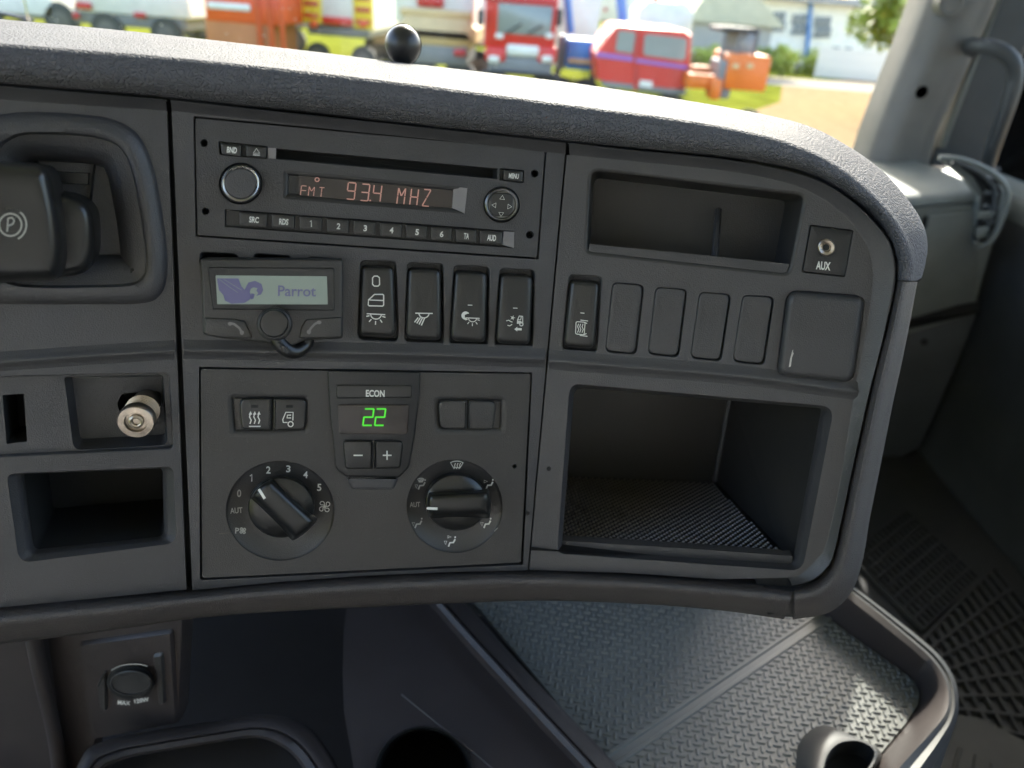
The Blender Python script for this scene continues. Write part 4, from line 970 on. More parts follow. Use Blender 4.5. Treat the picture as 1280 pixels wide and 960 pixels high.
# =============================================================== CLIMATE PANEL
cl = empty('climate_control_panel', S(455, 590), 'brown black heater panel with two round dials and green 22 display', 'control panel')
z8 = Zm(230, 450, 2.8444)
fo = Q([z8(60, 32), z8(1232, 50), z8(1197, 720), z8(65, 775)], 3)
d1c, d2c = z8(342, 536), z8(962, 520)
dish1 = ell(*d1c, 68, 62.5, 60); dish2 = ell(*d2c, 60, 58.5, 60)
pod = Q([z8(510, 37), z8(840, 43), z8(838, 120), z8(820, 270), z8(800, 380), z8(765, 418), z8(575, 414), z8(540, 388), z8(520, 200)], [2, 2, 8, 20, 12, 8, 8, 12, 20], 4)
rl = Q([z8(148, 118), z8(448, 120), z8(448, 268), z8(160, 276)], 10); rr_ = Q([z8(886, 124), z8(1150, 126), z8(1146, 268), z8(892, 266)], 10)
hs = [ell(*z8(x, y), 3, 3, 12) for x, y in ((1175, 378),)]
fin = Q([z8(572, 412), z8(765, 412), z8(745, 460), z8(600, 460)], [2, 2, 6, 6])
q = MB(); fascia_sheet(q, [tuple(p) for p in fo], [dish1, dish2, rl, rr_]+hs, h=.0003, thick=.005); q.build('faceplate', 'climate', cl, flat=True)
for h_ in hs: well(h_, .6, .0006, .004, 'void', cl, 'pin_hole', h=.0003)
ph_ = ell(*z8(1222, 546), 2.6, 2.6, 12)
pad_button(ph_, .0012, .001, .5, 'void', dash, 'hole_disc', rings=1); pad_button(ell(686, 586, 3, 3, 12), .0006, .001, .5, 'void', dash, 'hole_disc', rings=1)  # raised near-black discs painted in place of small dark holes
def dish(o_, c, name, depth=.007):
    loops = [[S(*p, .0003) for p in o_]]
    for k, hh in ((.985, -.0004), (.94, -.0011), (.80, -.0031), (.66, -.0043), (.60, -.0046)): loops.append([S(*p, hh) for p in shrink(o_, k)])
    return MB().loft(loops, False, True).build(name, 'climate', cl, sharp=50)
ds1 = dish(dish1, d1c, 'dial_dish'); ds2 = dish(dish2, d2c, 'dial_dish')
def dpl(c, rx, ry):
    def f(x, y):
        r = math.hypot((x-c[0])/rx, (y-c[1])/ry)
        xs = [(.0, -.0046), (.60, -.0046), (.66, -.0043), (.80, -.0031), (.94, -.0011), (.985, -.0004), (1.0, .0003), (9, .0003)]
        for (a, ha), (b, hb) in zip(xs, xs[1:]):
            if a <= r <= b: return S(x, y, ha+(hb-ha)*(r-a)/(b-a)+.0003)
    return f
p1_, p2_ = dpl(d1c, 68, 62.5), dpl(d2c, 60, 58.5)
for t_, (a, b), w_, h_, m_ in (('0', (196, 474), 5.2, 9.5, 'dim'), ('1', (240, 419), 3, 8.5, 'white'), ('2', (300, 391), 5.5, 9, 'white'), ('3', (371, 387), 5.3, 8.6, 'white'), ('4', (432, 408), 5.6, 8.6, 'white'), ('5', (481, 453), 5.3, 9, 'white'), ('AUT', (186, 535), 15.5, 7.2, 'dim'), ('P', (189, 607), 5, 7.2, 'dim')):
    if t_ == '1': x_, y_ = z8(a, b); strokes([[(x_-1.6, y_-2.4), (x_+.5, y_-4.2), (x_+.3, y_+4.2)]], 1.4, p1_).build('lettering', m_, ds1, flat=True); continue
    text(t_, z8(a, b), w_, h_, m_, ds1, tilt=-4 if len(t_) > 1 else 2, bold=.02, place=p1_)
text('AUT', z8(821, 514), 13, 6.4, 'dim', ds2, tilt=-2, bold=.02, place=p2_)
def fanic(c, k):
    L = []
    for a in (0, 90, 180, 270):
        f = frame2(c, k, a); P = [f(0, 0), f(-1.5, -2), f(-4.6, -2.2), f(-6, -4), f(-4.8, -6.4), f(-2, -6.6), f(-.4, -4.6), f(-.2, -1.8), f(0, 0)]
        L.append([tuple(p) for p in smooth(P, 2)])
    return L
strokes(fanic(z8(500, 521), .95), .95, p1_).build('icon', 'white', ds1, flat=True); strokes(fanic(z8(209, 607), .5), 1.5, p1_).build('icon', 'dim', ds1, flat=True)
def person(c, k=1.0):
    f = frame2(c, k, 0)
    L = [[f(-5, 6.5), f(-3, 1.5), f(2, 1.2), f(4.2, -3)]]
    return L, [ell(*f(4.6, -6.5), 1.25*k, 1.4*k, 8)]
def tri(c, an, k=1.0):
    f = frame2(c, k, an); return [[f(0, 3), f(-1.9, -2), f(1.9, -2), f(0, 3)]]
ics = [((1087, 442), [((-5.2, -3.5), -90)]), ((1079, 580), [((-7, 1), 0)]), ((953, 646), [((-3.5, -6), -90), ((-8, 1), 0)]), ((834, 580), [((-6.5, 1), 0)]), ((846, 443), [((-7, 2), 0)])]
for (a, b), tr_ in ics:
    c = z8(a, b); L, Pf = person(c, .86); q = strokes(L, 2.0, p2_); fills(Pf, p2_, q)
    for (dx, dy), an in tr_: strokes(tri((c[0]+dx, c[1]+dy), an, .85), .8, p2_, q)
    q.build('icon', 'white' if a > 900 else 'dim', ds2, flat=True)
def screenic(c, k, m_, w_=1.0):
    f = frame2(c, k, 0); q = strokes([[f(-8, -3.2), f(-4, -4.9), f(0, -5.3), f(4, -4.9), f(8, -3.2), f(4.3, 3), f(-4.3, 3), f(-8, -3.2)]]+[[f(x+1.5, -2.4), f(x+.4, 0), f(x+.8, 1.6), f(x-.5, 4.6)] for x in (-3.2, 0, 3.2)], w_, p2_)
    q.build('icon', m_, ds2, flat=True)
screenic(z8(970, 374), .98, 'white', 1.05); screenic(z8(842, 428), .5, 'dim', 1.2)
def dial(c, rx, ry, ang, wbar, mark, name, off):
    base = knob(cl, c, [(rx, ry, -.004, .004), (rx, ry, .0040, 0), (rx-.7, ry-.7, .0050, 0), (rx-2.2, ry-2.2, .0058, 0), (rx*.7, ry*.7, .0072, 0), (rx*.4, ry*.4, .0080, 0), (3, 3, .0082, 0)], 'gloss', name)
    t = math.radians(ang); ux, uy = math.cos(t), math.sin(t)
    def bar(wk, lk):
        P = []
        for e0, sgn in ((.99, -1), (1.07, 1)):
            hw = math.asin(min(.9, wbar/(rx*e0)))
            for k in range(9):
                a = (-hw+2*hw*k/8) if sgn > 0 else PI+(-hw+2*hw*k/8)
                X, Y = math.cos(a)*rx*e0*lk, math.sin(a)*rx*e0*wk*(1.04 if sgn > 0 else .96)
                P.append((c[0]+off[0]+X*ux-Y*uy, c[1]+off[1]+(X*uy+Y*ux)*(ry/rx)))
        return Q(P, [5]+[1]*7+[5]+[6]+[1]*7+[6], 3)
    MB().loft([[S(*p, hh) for p in bar(wk, lk)] for wk, lk, hh in ((1.28, 1.0, .0045), (1.14, .995, .0075), (1.04, .985, .0105), (.97, .97, .0130), (.88, .945, .0150), (.74, .91, .0162), (.5, .85, .0169), (.2, .6, .0172))], False, True).build('grip', 'gloss', base, sharp=75)
    q = MB(); (x0, y0), (x1, y1), w_ = mark
    strokes([[(x0, y0), (x1, y1)]], w_, lambda x, y: S(x, y, .0171), q); q.build('pointer', 'white', base, flat=True)
dial(z8(345, 524), 41.5, 38, 46, 16.5, (z8(267, 461), z8(286, 491), 3.4), 'fan_dial', (1.5, 1))
dial(z8(968, 506), 39, 35.4, -2, 15.5, (z8(866, 527), z8(899, 529), 3.2), 'air_dial', (2, 2.5))
# key recesses
well(rl, 8, .0026, .0, 'climate', cl, 'key_recess', h=.0003); well(rr_, 8, .0026, .0, 'climate', cl, 'key_recess', h=.0003)
def key(L, r, h=.0026, m='button', par=None, nm='key', dpt=.004, bev=3, bh=.001): return pad_button(Q([z8(*p) for p in L], r, 4), h, dpt, bev, m, par or cl, nm, bevh=bh, rings=1)
k1 = key([(196, 138), (313, 137), (312, 250), (204, 248)], [9, 1.5, 1.5, 9]); k2 = key([(318, 137), (437, 140), (430, 250), (317, 250)], [1.5, 9, 9, 1.5])
key([(903, 146), (1007, 144), (1006, 244), (912, 243)], [8, 1, 1, 8], m='climate'); key([(1012, 145), (1110, 148), (1100, 248), (1010, 245)], [1, 8, 8, 1], m='climate')
kp = lambda x, y: S(x, y, .0031)
q = strokes([[z8(*p) for p in P] for P in ([(232, 236), (271, 236)],)], 1.4, kp)
for a in (236, 251, 266):
    strokes([[z8(a-1, 226), z8(a+3, 214), z8(a-3, 202), z8(a, 190)]], 1.5, kp, q); fills([[z8(a-6, 194), z8(a+1, 182), z8(a+6, 194)]], kp, q)
q.build('symbol', 'white', k1, flat=True)
q = strokes([[z8(*p) for p in P] for P in ([(367, 222), (353, 222), (351, 212), (362, 186), (388, 186), (387, 214)], [(380, 196), (368, 196), (366, 206), (380, 206)])], 1.3, kp)
cc = ell(*z8(379, 228), 3.2, 3.2, 14); strokes([cc+[cc[0]]], 1.3, kp, q).build('symbol', 'white', k2, flat=True)
for a, k_ in ((251, k1), (375, k2)): fills([[z8(a-12, 160), z8(a+12, 160), z8(a+12, 170), z8(a-12, 170)]], kp).build('indicator', 'void', k_, flat=True)
# centre pod
pd = MB().loft([[E(*p, .0003, .001) for p in pod], [S(*p, .0028) for p in pod], [S(*p, .0034) for p in inset(pod, 1)], [S(*p, .0036) for p in inset(pod, 2.5)]], False, True).build('pod', 'black', cl)
MB().loft([[S(*p, .0004) for p in fin], [S(*p, .0012) for p in inset(fin, 1.5)], [S(*p, .0014) for p in inset(fin, 4)]], False, True).build('pod_foot', 'fascia', cl)
ek = key([(541, 88), (812, 90), (810, 135), (542, 137)], 3, h=.0046, dpt=.002, bev=2, bh=.0007, nm='economy_key')
text('ECON', z8(680, 119), 23.5, 8.8, 'white', ek, h=.0050, tilt=1, bold=.03)
dg = Q([z8(546, 158), z8(802, 160), z8(795, 264), z8(552, 262)], 4)
gd = MB().loft([[S(*p, .0036) for p in dg], [S(*p, .0044) for p in dg], [S(*p, .0046) for p in inset(dg, 1)]], False, True).build('display', 'lcd', cl)
gp_ = lambda x, y: S(x, y, .0049)
q = MB()
for a in (636, 678):
    x, y = z8(a, 174); q2 = segs('2', x, y, 11, 20.5, 0, .0, 2.0, gp_, lean=.13, gap=.06); q.add(q2.v, q2.f)
q.build('display_digits', 'green', gd, flat=True)
key([(564, 287), (671, 287), (671, 386), (574, 388)], [5, 1, 1, 5], h=.0060, bev=2.5, bh=.0014); mk = bpy.data.objects['key.004'] if 'key.004' in bpy.data.objects else cl
pk_ = key([(677, 287), (780, 289), (770, 385), (676, 387)], [1, 5, 5, 1], h=.0060, bev=2.5, bh=.0014)
kp = lambda x, y: S(x, y, .0065)
strokes([[z8(604, 339), z8(634, 339)]], 1.7, kp).build('symbol', 'white', mk, flat=True)
strokes([[z8(708, 339), z8(737, 339)], [z8(722, 324), z8(722, 354)]], 1.7, kp).build('symbol', 'white', pk_, flat=True)

# =============================================================== AIR COUPLING
e = empty('air_coupling', S(170, 525), 'tarnished brass quick coupling poking out of the open shelf', 'coupling')
a, b = S(188, 496, -.022), S(169.5, 528, .012); ax = (b-a); ln = ax.length; ax.normalize(); rr = .0094
prof = [(rr*.6, 0), (rr*.62, .006), (rr*.78, .007), (rr*.8, ln*.5)]
z = ln*.5
while z < ln*.82:
    prof += [(rr*.93, z), (rr*.96, z+.0008), (rr*.88, z+.0011), (rr*.88, z+.0015)]; z += .0018
prof += [(rr, ln*.83), (rr*1.03, ln*.88), (rr*1.03, ln*.97), (rr*.96, ln), (rr*.62, ln+.0002), (rr*.6, ln-.002)]
MB().lathe(a, ax, prof, 32).build('collar', 'metal', e)
MB().lathe(b-ax*.004, ax, [(rr*.58, 0), (rr*.58, .001), (rr*.5, .0012)], 24).build('bore', 'void', e)
MB().lathe(b-ax*.0035, ax, [(rr*.42, .0), (rr*.42, .0028), (rr*.30, .0034), (rr*.22, .0030), (rr*.2, .001)], 20).build('valve', 'metal', e)

# =============================================================== BALL ON THE DASH
pc = rowd(504, 56, tdep(rowd(504, 83, tdep(S(504, 104, .007))+.15))); rb = 22.5/F*tdep(pc)
e = empty('ball_mount', pc-V3((0, 0, rb)), 'black plastic ball standing on the dashboard top against the windscreen', 'ball')
MB().lathe(pc-V3((0, 0, rb*1.03)), (0, 0, 1), [(rb*math.sin(PI*k/16), rb*1.03*(1-math.cos(PI*k/16))) for k in range(17)], 40).build('ball', 'button', e)
MB().lathe(pc-V3((0, 0, rb*1.25)), (0, 0, 1), [(rb*.6, 0), (rb*.5, .004), (rb*.4, rb*.4)], 24).build('foot', 'black', e)
ring = [pc+V3((rb*1.006*math.sin(a), 0, rb*1.04*math.cos(a))) for a in [2*PI*k/40 for k in range(41)]]
MB().tube(ring, .0004, 6).build('seam', 'black', e)
# =============================================================== WINDSCREEN
ws = empty('windscreen', (0, YF, CAMZ-.3), 'clear windscreen glass spotted with a few dried rain drops', 'windscreen')
MB().box((XL/2+XD/2, YF-.02, CAMZ+.40), (XD-XL, .006, 1.5)).build('glass', 'glass', ws, flat=True)
random.seed(12)
q = MB()
M['drop'] = mat('dried water drop', (.55, .52, .42), .3, mott=0)
for _ in range(90):
    x = random.uniform(20, 980); y = random.uniform(-20, 27+x*.105); 
    if x > 640 and random.random() < .6: continue
    p = onY(x, y, YF-.026); r = random.uniform(.0008, .0024)
    q.lathe(p, (0, -1, 0), [(r, 0), (r*.8, r*.3), (r*.3, r*.5)], 8)
q.build('rain_drops', 'drop', ws, kind='stuff')
e = empty('wiper_arm', onY(20, 22, YF+.03), 'dark wiper tip lying across the lower left of the windscreen', 'wiper')
MB().tube(smooth([onY(-80, 2, YF+.06), onY(-20, 13, YF+.06), (onY(20, 21, YF+.06)), onY(42, 27, YF+.06)], 4), [.006]*12+[.005], 8).build('arm', 'door', e)
MB().tube([onY(-80, 18, YF+.05), onY(40, 29, YF+.05)], .004, 8).build('blade', 'black', e)

# =============================================================== RIGHT SIDE OF THE CAB
M['pale2'] = M['pale']
e = empty('a_pillar', onY(1120, 185, 1.97), 'pale grey windscreen pillar trim with a round hole', 'pillar')
Yp = 1.97
def ply(L, y, th, m, nm, par, r=3, bev=.004):
    o_ = Q(L, r, 3); f = [onY(p.x, p.y, y) for p in o_]; c = sum(f, V3())/len(f)
    i_ = [onY(p.x, p.y, y) for p in inset(o_, 2)]
    return MB().loft([[p for p in i_], [p+V3((0, bev, 0)) for p in f], [p+V3((0, th, 0)) for p in f]], True, True).build(nm, m, par)
ex = [(1178, -60), (1262, -60), (1244, 0), (1206, 100), (1180, 160), (1158, 230), (1060, 230), (1087, 170), (1115, 110), (1157, 0)]
# curved pillar: cross section rounded
rowsP = []
for (la, ra) in (((1178, -60), (1268, -60)), ((1157, 0), (1246, 0)), ((1137, 55), (1225, 50)), ((1115, 108), (1203, 100)), ((1093, 165), (1170, 168)), ((1078, 210), (1158, 215))):
    r = []
    for k in range(9):
        t = k/8; x = la[0]+(ra[0]-la[0])*t; y = la[1]+(ra[1]-la[1])*t
        r.append(onY(x, y, Yp+.05*(2*t-1)**2*(1 if t < .5 else .4)-.02*t))
    r = [r[0]+V3((.0, .10, 0))]+r+[r[-1]+V3((0, .1, 0))]
    rowsP.append(r)
MB().loft([smooth([V3(p) for p in r], 2) for r in rowsP], False, False, closed=False).build('trim', 'pillar', e, sharp=60)
hp = onY(1149.5, 114.5, Yp-.002); s_ = (hp-CAM).length/F*.85
MB().lathe(hp+V3((0, -.010, 0)), (0, 1, 0), [(8.6*s_, .003), (8.4*s_, .0), (7*s_, .0)], 24).build('hole_rim', 'pillar', e)
MB().lathe(hp+V3((0, -.012, 0)), (0, 1, 0), [(3*s_, 0), (7*s_, .0)], 24).build('hole', 'void', e)
hp = onY(1187, 3, Yp-.008); MB().lathe(hp+V3((0, -.012, 0)), (0, 1, 0), [(3*s_, 0), (10.5*s_, .0), (12*s_, -.004), (15*s_, -.003), (15.5*s_, .03)], 28).build('cap', 'pillar', e)
ply([(1247, 0), (1264, -60), (1340, -60), (1300, 20), (1272, 80), (1245, 150), (1226, 208), (1160, 208), (1182, 160), (1208, 100)], Yp+.02, .05, 'door', 'channel', e)
ply([(1251, -5), (1256, -5), (1216, 96), (1182, 186), (1176, 186), (1210, 96)], Yp+.0, .02, 'pale', 'weather_strip', e, r=1)
e = empty('grab_handle', onY(1240, 120, 1.90), 'dark curved grab handle bowed out from the windscreen pillar', 'handle')
hpts = [(1212, 58, 1.97), (1216, 57, 1.93), (1232, 58, 1.89), (1252, 64, 1.87), (1266, 78, 1.86), (1269, 98, 1.86), (1262, 125, 1.86), (1250, 160, 1.87), (1238, 195, 1.90), (1230, 225, 1.97)]
MB().tube(smooth([onY(x, y, d) for x, y, d in hpts], 5), .017, 14).build('bar', 'door', e)
MB().lathe(onY(1212, 58, 1.975), (onY(1216, 57, 1.93)-onY(1212, 58, 1.975)), [(.027, 0), (.027, .008), (.019, .014)], 20).build('mount', 'door', e)
# passenger end of the dashboard
pe = empty('glovebox_unit', onY(1180, 330, 1.63), 'pale greenish grey passenger end of the dashboard with glovebox door', 'glovebox')
YG = 1.63
def fy(L, m, nm, y=YG, th=.02, r=3, bev=.003): return ply(L, y, th, m, nm, pe, r, bev)
fy([(1100, 262), (1228, 252), (1262, 236), (1243, 300), (1222, 374), (1222, 392), (1095, 430)], 'pale', 'front_face', YG+.012, .25)
fy([(1162, 268.5), (1224, 262), (1219, 376), (1120, 404), (1120, 285), (1157, 285)], 'pale', 'glovebox_door', YG, .02, 3)
fy([(1155, 272), (1161, 270), (1156, 292), (1150, 292)], 'void', 'latch_slot', YG-.004, .004, 1)
fy([(1075, 405), (1225, 378), (1224, 392), (1075, 426)], 'void', 'gap_shade', YG+.006, .01, 1)  # black slab paints the shade of the gap below the glovebox door
fy([(1075, 425), (1222, 390), (1200, 450), (1150, 560), (1075, 600)], 'door', 'lower_panel', YG+.03, .1, 4)
hp = onY(1156, 428, YG+.026); MB().lathe(hp, (0, 1, 0), [(.001, 0), (.008, .0), (.008, .006)], 18).build('screw_hole', 'void', pe)
# top
za = onY(1170, 262, YG).z
pA1 = [onY(1095, 262, YG), onY(1150, 257, YG), onY(1224, 250, YG)]
top = []
for k, (dy, dz) in enumerate(((0, 0), (.004, .008), (.014, .016), (.03, .020), (.12, .020), (.30, .020), (.53, .020))):
    top.append([V3((p.x, YG+dy, p.z+dz)) for p in [pA1[0]+V3((-.12, 0, 0)), pA1[0], pA1[1], pA1[2], pA1[2]+V3((.04, 0, -.008)), pA1[2]+V3((.07, 0, -.04))]])
MB().loft(top, False, False, closed=False).build('top', 'pale', pe, sharp=50)
zt_ = pA1[1].z+.021
MB().loft([[V3((p.x, p.y, zt_+dz)) for p in [onZ(x, y, zt_) for x, y in P]] for P, dz in ((ell(1128, 207, 62, 15, 28, tilt=.16), -.004), (ell(1128, 207, 60, 13.8, 28, tilt=.16), .002), (ell(1128, 207, 57, 12.2, 28, tilt=.16), .0005))], False, True).build('speaker_dish', 'pillar', pe, sharp=60)
# vent
ve = empty('air_vent', onY(1235, 250, 1.59), 'side air vent with thumbwheel at the passenger end of the dashboard', 'vent')
YV = 1.59
def vy(L, m, nm, y=YV, th=.02, r=3, bev=.003): return ply(L, y, th, m, nm, ve, r, bev)
def tb(L, y, r, m, nm): return MB().tube(smooth([onY(px, py, y) for px, py in L], 5), r, 10).build(nm, m, ve)
tb([(1174, 197), (1200, 199), (1228, 209), (1250, 224), (1259, 240), (1256, 262), (1247, 288), (1237, 303), (1224, 309), (1219, 303)], YV, .0058, 'pale', 'frame')
tb([(1190, 203), (1212, 210), (1232, 222), (1243, 238), (1241, 262), (1232, 290), (1222, 300)], YV+.004, .0042, 'door', 'inner_frame')
vy([(1178, 199), (1204, 202), (1230, 212), (1252, 228), (1258, 244), (1246, 290), (1236, 302), (1218, 306), (1224, 262), (1226, 246), (1212, 228)], 'pale', 'housing', YV+.022, .03)
vy([(1196, 205), (1214, 209), (1246, 226), (1254, 240), (1244, 285), (1232, 302), (1221, 303), (1228, 262), (1230, 240), (1219, 222)], 'void', 'cavity', YV+.012, .02)
for k in range(4):
    y = 215+k*17; tb([(1229-k*1.5+4, y+8), (1249-k*2.5, y+12)], YV+.008, .0048, 'door', 'slat')
vy([(1223, 266), (1246, 264), (1243, 272), (1222, 275)], 'pale', 'cross_bar', YV-.002, .01, 1); vy([(1223, 286), (1238, 284), (1235, 297), (1222, 299)], 'pale', 'thumbwheel', YV-.004, .012, 2)

# =============================================================== LOWER CONSOLE
ZT = CAMZ-.60
def hz(x, y, dz=0): return onZ(x, y, ZT+dz)
tr = empty('engine_tunnel_tray', hz(900, 860), 'moulded grey tray with raised rim below the dashboard', 'tray')
inn = [(1010, 745), (1030, 770), (1075, 803), (1120, 835), (1143, 853), (1149, 866), (1147, 882), (1130, 908), (1105, 938), (1070, 985), (1030, 1040)]
rim = [(1040, 725), (1062, 738), (1100, 768), (1135, 797), (1163, 822), (1180, 846), (1186, 868), (1182, 892), (1160, 920), (1120, 965), (1075, 1030)]
outr = [(1050, 722), (1072, 737), (1110, 766), (1147, 795), (1175, 820), (1192, 846), (1198, 872), (1196, 900), (1180, 935), (1150, 985), (1120, 1040)]
def strip3(rows, m, nm, par, n=6, sharp=60, label=None):
    R_ = [smooth(r, n) for r in rows]
    return MB().loft(R_, False, False, closed=False).build(nm, m, par, sharp=sharp, label=label)
hr = .05
A_ = [onZ(x, y, ZT+.0) for x, y in inn]
wallt = [onZ(x, y, ZT+hr-.004) for x, y in [(V3(a).lerp(V3(b), .8)) for a, b in zip(inn, rim)]]
B_ = [onZ(x, y, ZT+hr) for x, y in rim]
B2 = [onZ(x, y, ZT+hr-.004) for x, y in [(V3(a).lerp(V3(b), .3)) for a, b in zip(rim, outr)]]
C_ = [onZ(x, y, ZT+hr-.001) for x, y in [(V3(a).lerp(V3(b), .6)) for a, b in zip(rim, outr)]]
D_ = [onZ(x, y, ZT+hr-.012) for x, y in outr]
E_ = [p+V3((.006, 0, -.05)) for p in D_]; F_ = [p+V3((.012, 0, -.45)) for p in D_]
strip3([A_, wallt, B_], 'console', 'inner_wall', tr); strip3([B_, B2, C_, D_], 'rim', 'rim', tr); strip3([D_, E_, F_], 'door', 'outer_wall', tr)
# mat
mo_ = [(560, 725), (1000, 735)]+[tuple(V3(p)+V3((-1, 1))) for p in inn]+[(790, 1040), (770, 968), (700, 885), (600, 765)]
mpoly = [onZ(x, y, ZT+.001) for x, y in mo_]
mtop = [p+V3((0, 0, .003)) for p in mpoly]
mt = empty('tray_mat', hz(850, 850), 'grey rubber mat with woven raised tread lying in the tray', 'mat')
MB().loft([mpoly, mtop], False, True).build('sheet', 'rubber', mt, flat=True)
from mathutils.geometry import intersect_point_tri_2d
def inside(p, poly):
    c = False; n = len(poly)
    for i in range(n):
        a, b = poly[i], poly[i-1]
        if (a.y > p.y) != (b.y > p.y) and p.x < (b.x-a.x)*(p.y-a.y)/(b.y-a.y)+a.x: c = not c
    return c
sA, sB = onZ(768, 948, ZT+.004), onZ(1034, 768, ZT+.004)
sdir = (sB-sA).normalized(); sn_ = V3((-sdir.y, sdir.x, 0))
q = MB(); pit = .0105
ang0 = math.atan2(sdir.y, sdir.x)
ca, sa_ = math.cos(ang0), math.sin(ang0)
V_, F_2 = [], []
safe = [V3(a).lerp(sum((V3(m) for m in mpoly), V3())/len(mpoly), .015) for a in mpoly]
for i in range(-70, 70):
    for j in range(-60, 60):
        for kind in (0, 1):
            u, v = (i+.5*kind+.25*(j % 2)*0)*pit, (j+.5*kind)*pit
            c = V3((sA.x+u*ca-v*sa_, sA.y+u*sa_+v*ca, ZT+.0042))
            if abs(v) < .0085 or not inside(c, safe): continue
            an = ang0+(math.radians(48) if kind else math.radians(-42))
            a = V3((math.cos(an), math.sin(an), 0)); b = V3((-a.y, a.x, 0))
            a1, b1 = a*.0044, b*.0015; z_ = V3((0, 0, .0014))
            k = len(V_)
            V_ += [c-a1, c-a1*.7-b1, c+a1*.7-b1, c+a1, c+a1*.7+b1, c-a1*.7+b1, c-a1*.72+z_, c-a1*.6-b1*.45+z_, c+a1*.6-b1*.45+z_, c+a1*.72+z_, c+a1*.6+b1*.45+z_, c-a1*.6+b1*.45+z_]
            F_2 += [(k+x, k+(x+1) % 6, k+6+(x+1) % 6, k+6+x) for x in range(6)]+[tuple(k+6+x for x in range(6))]
q.add(V_, F_2); _q(q, 'tread', 'rubber', mt, flat=True, kind='stuff')
for off in (-.0055, .0055):
    MB().loft([[sA-sdir*.1+sn_*(off+w)+V3((0, 0, z)) for w, z in ((-.0025, 0), (-.0015, .0018), (.0015, .0018), (.0025, 0))], [sB+sdir*.0+sn_*(off+w)+V3((0, 0, z)) for w, z in ((-.0025, 0), (-.0015, .0018), (.0015, .0018), (.0025, 0))]], True, True).build('divider_rib', 'rubber', mt)
# pipe hump
hu = empty('cup_recess', hz(1040, 950), 'round grey moulded spout with dark opening at the front of the tray', 'cup holder')
z9 = Zm(560, 740, 1.9394)
oh = blob([z9(842, 440), z9(846, 375), z9(872, 338), z9(915, 322), z9(975, 346), z9(1048, 384), z9(1030, 440), z9(940, 500), z9(866, 490)], 4)
ih = blob([z9(912, 450), z9(920, 405), z9(938, 378), z9(965, 364), z9(1005, 364), z9(1034, 388), z9(1015, 430), z9(970, 470), z9(925, 478)], 4)
MB().loft([[onZ(p.x, p.y, ZT+.003) for p in oh], [onZ(*oh[i].lerp(ih[i], .3), ZT+.02) for i in range(len(oh))], [onZ(*oh[i].lerp(ih[i], .65), ZT+.03) for i in range(len(oh))], [onZ(*oh[i].lerp(ih[i], .95), ZT+.03) for i in range(len(oh))], [onZ(p.x, p.y, ZT+.024) for p in ih]], False, False).build('collar', 'rim', hu, sharp=70)
MB().loft([[onZ(p.x, p.y, ZT+.024) for p in ih], [onZ(p.x, p.y, ZT+.024)+V3((0, 0, -.018)) for p in ih]], False, True).build('opening', 'void', hu)
# console left of the tray
co = empty('centre_console', hz(600, 900), 'brown black console with a round cup holder beside the tray', 'console')
L0 = [(520, 735), (545, 765), (600, 828), (660, 893), (745, 985), (790, 1035)]; L1 = [(560, 735), (592, 765), (650, 830), (712, 895), (775, 962), (820, 1030)]
Lm = [(535, 735), (561, 765), (618, 828), (678, 893), (752, 973), (800, 1035)]
strip3([[onZ(*p, ZT+.02) for p in L0], [onZ(*p, ZT+.035) for p in [tuple(V3(a).lerp(V3(b), .5)) for a, b in zip(L0, Lm)]], [onZ(*p, ZT+.038) for p in Lm], [onZ(*p, ZT+.030) for p in [tuple(V3(a).lerp(V3(b), .1)) for a, b in zip(Lm, L1)]], [onZ(*p, ZT+.032) for p in [tuple(V3(a).lerp(V3(b), .2)) for a, b in zip(Lm, L1)]], [onZ(*p, ZT+.028) for p in [tuple(V3(a).lerp(V3(b), .85)) for a, b in zip(Lm, L1)]], [onZ(*p, ZT+.004) for p in L1], [onZ(*p, ZT-.01) for p in L1]], 'console', 'side_rail', co)
ch = ell(*(530, 968), 62, 60, 48)
top_out = [(436, 738), (520, 735), (545, 765), (600, 828), (660, 893), (745, 985), (790, 1035), (450, 1045), (446, 985), (438, 935), (430, 890), (428, 840), (430, 785)]
P = [[V3((p[0], p[1], 0)) for p in L] for L in (top_out, ch)]
fl4 = [p for L in P for p in L]
MB().add([onZ(p.x, p.y, ZT+.0195) for p in fl4], [tuple(t) for t in tessellate_polygon(P)]).build('top', 'console', co, flat=True)
MB().tube([onZ(502, 868, ZT+.0195), onZ(560, 915, ZT+.0195), onZ(625, 968, ZT+.0195)], .0009, 6).build('seam', 'trim', co)
MB().loft([[onZ(*p, ZT+.02) for p in ch], [onZ(*p, ZT+.024) for p in shrink(ch, .985)], [onZ(*p, ZT+.022) for p in shrink(ch, .95)], [onZ(*p, ZT+.0) for p in shrink(ch, .90)], [onZ(*p, ZT-.04) for p in shrink(ch, .85)]], False, True).build('cup_well', 'gloss', co)
# dark open bin under the dashboard
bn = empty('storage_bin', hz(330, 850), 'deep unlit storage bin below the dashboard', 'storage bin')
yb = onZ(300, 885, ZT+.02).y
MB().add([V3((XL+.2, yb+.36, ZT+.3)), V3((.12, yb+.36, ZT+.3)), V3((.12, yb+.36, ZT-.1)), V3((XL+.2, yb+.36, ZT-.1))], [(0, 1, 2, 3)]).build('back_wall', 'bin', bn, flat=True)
MB().add([V3((XL+.2, yb-.3, ZT-.09)), V3((.12, yb-.3, ZT-.09)), V3((.12, yb+.36, ZT-.09)), V3((XL+.2, yb+.36, ZT-.09))], [(0, 1, 2, 3)]).build('floor', 'bin', bn, flat=True)
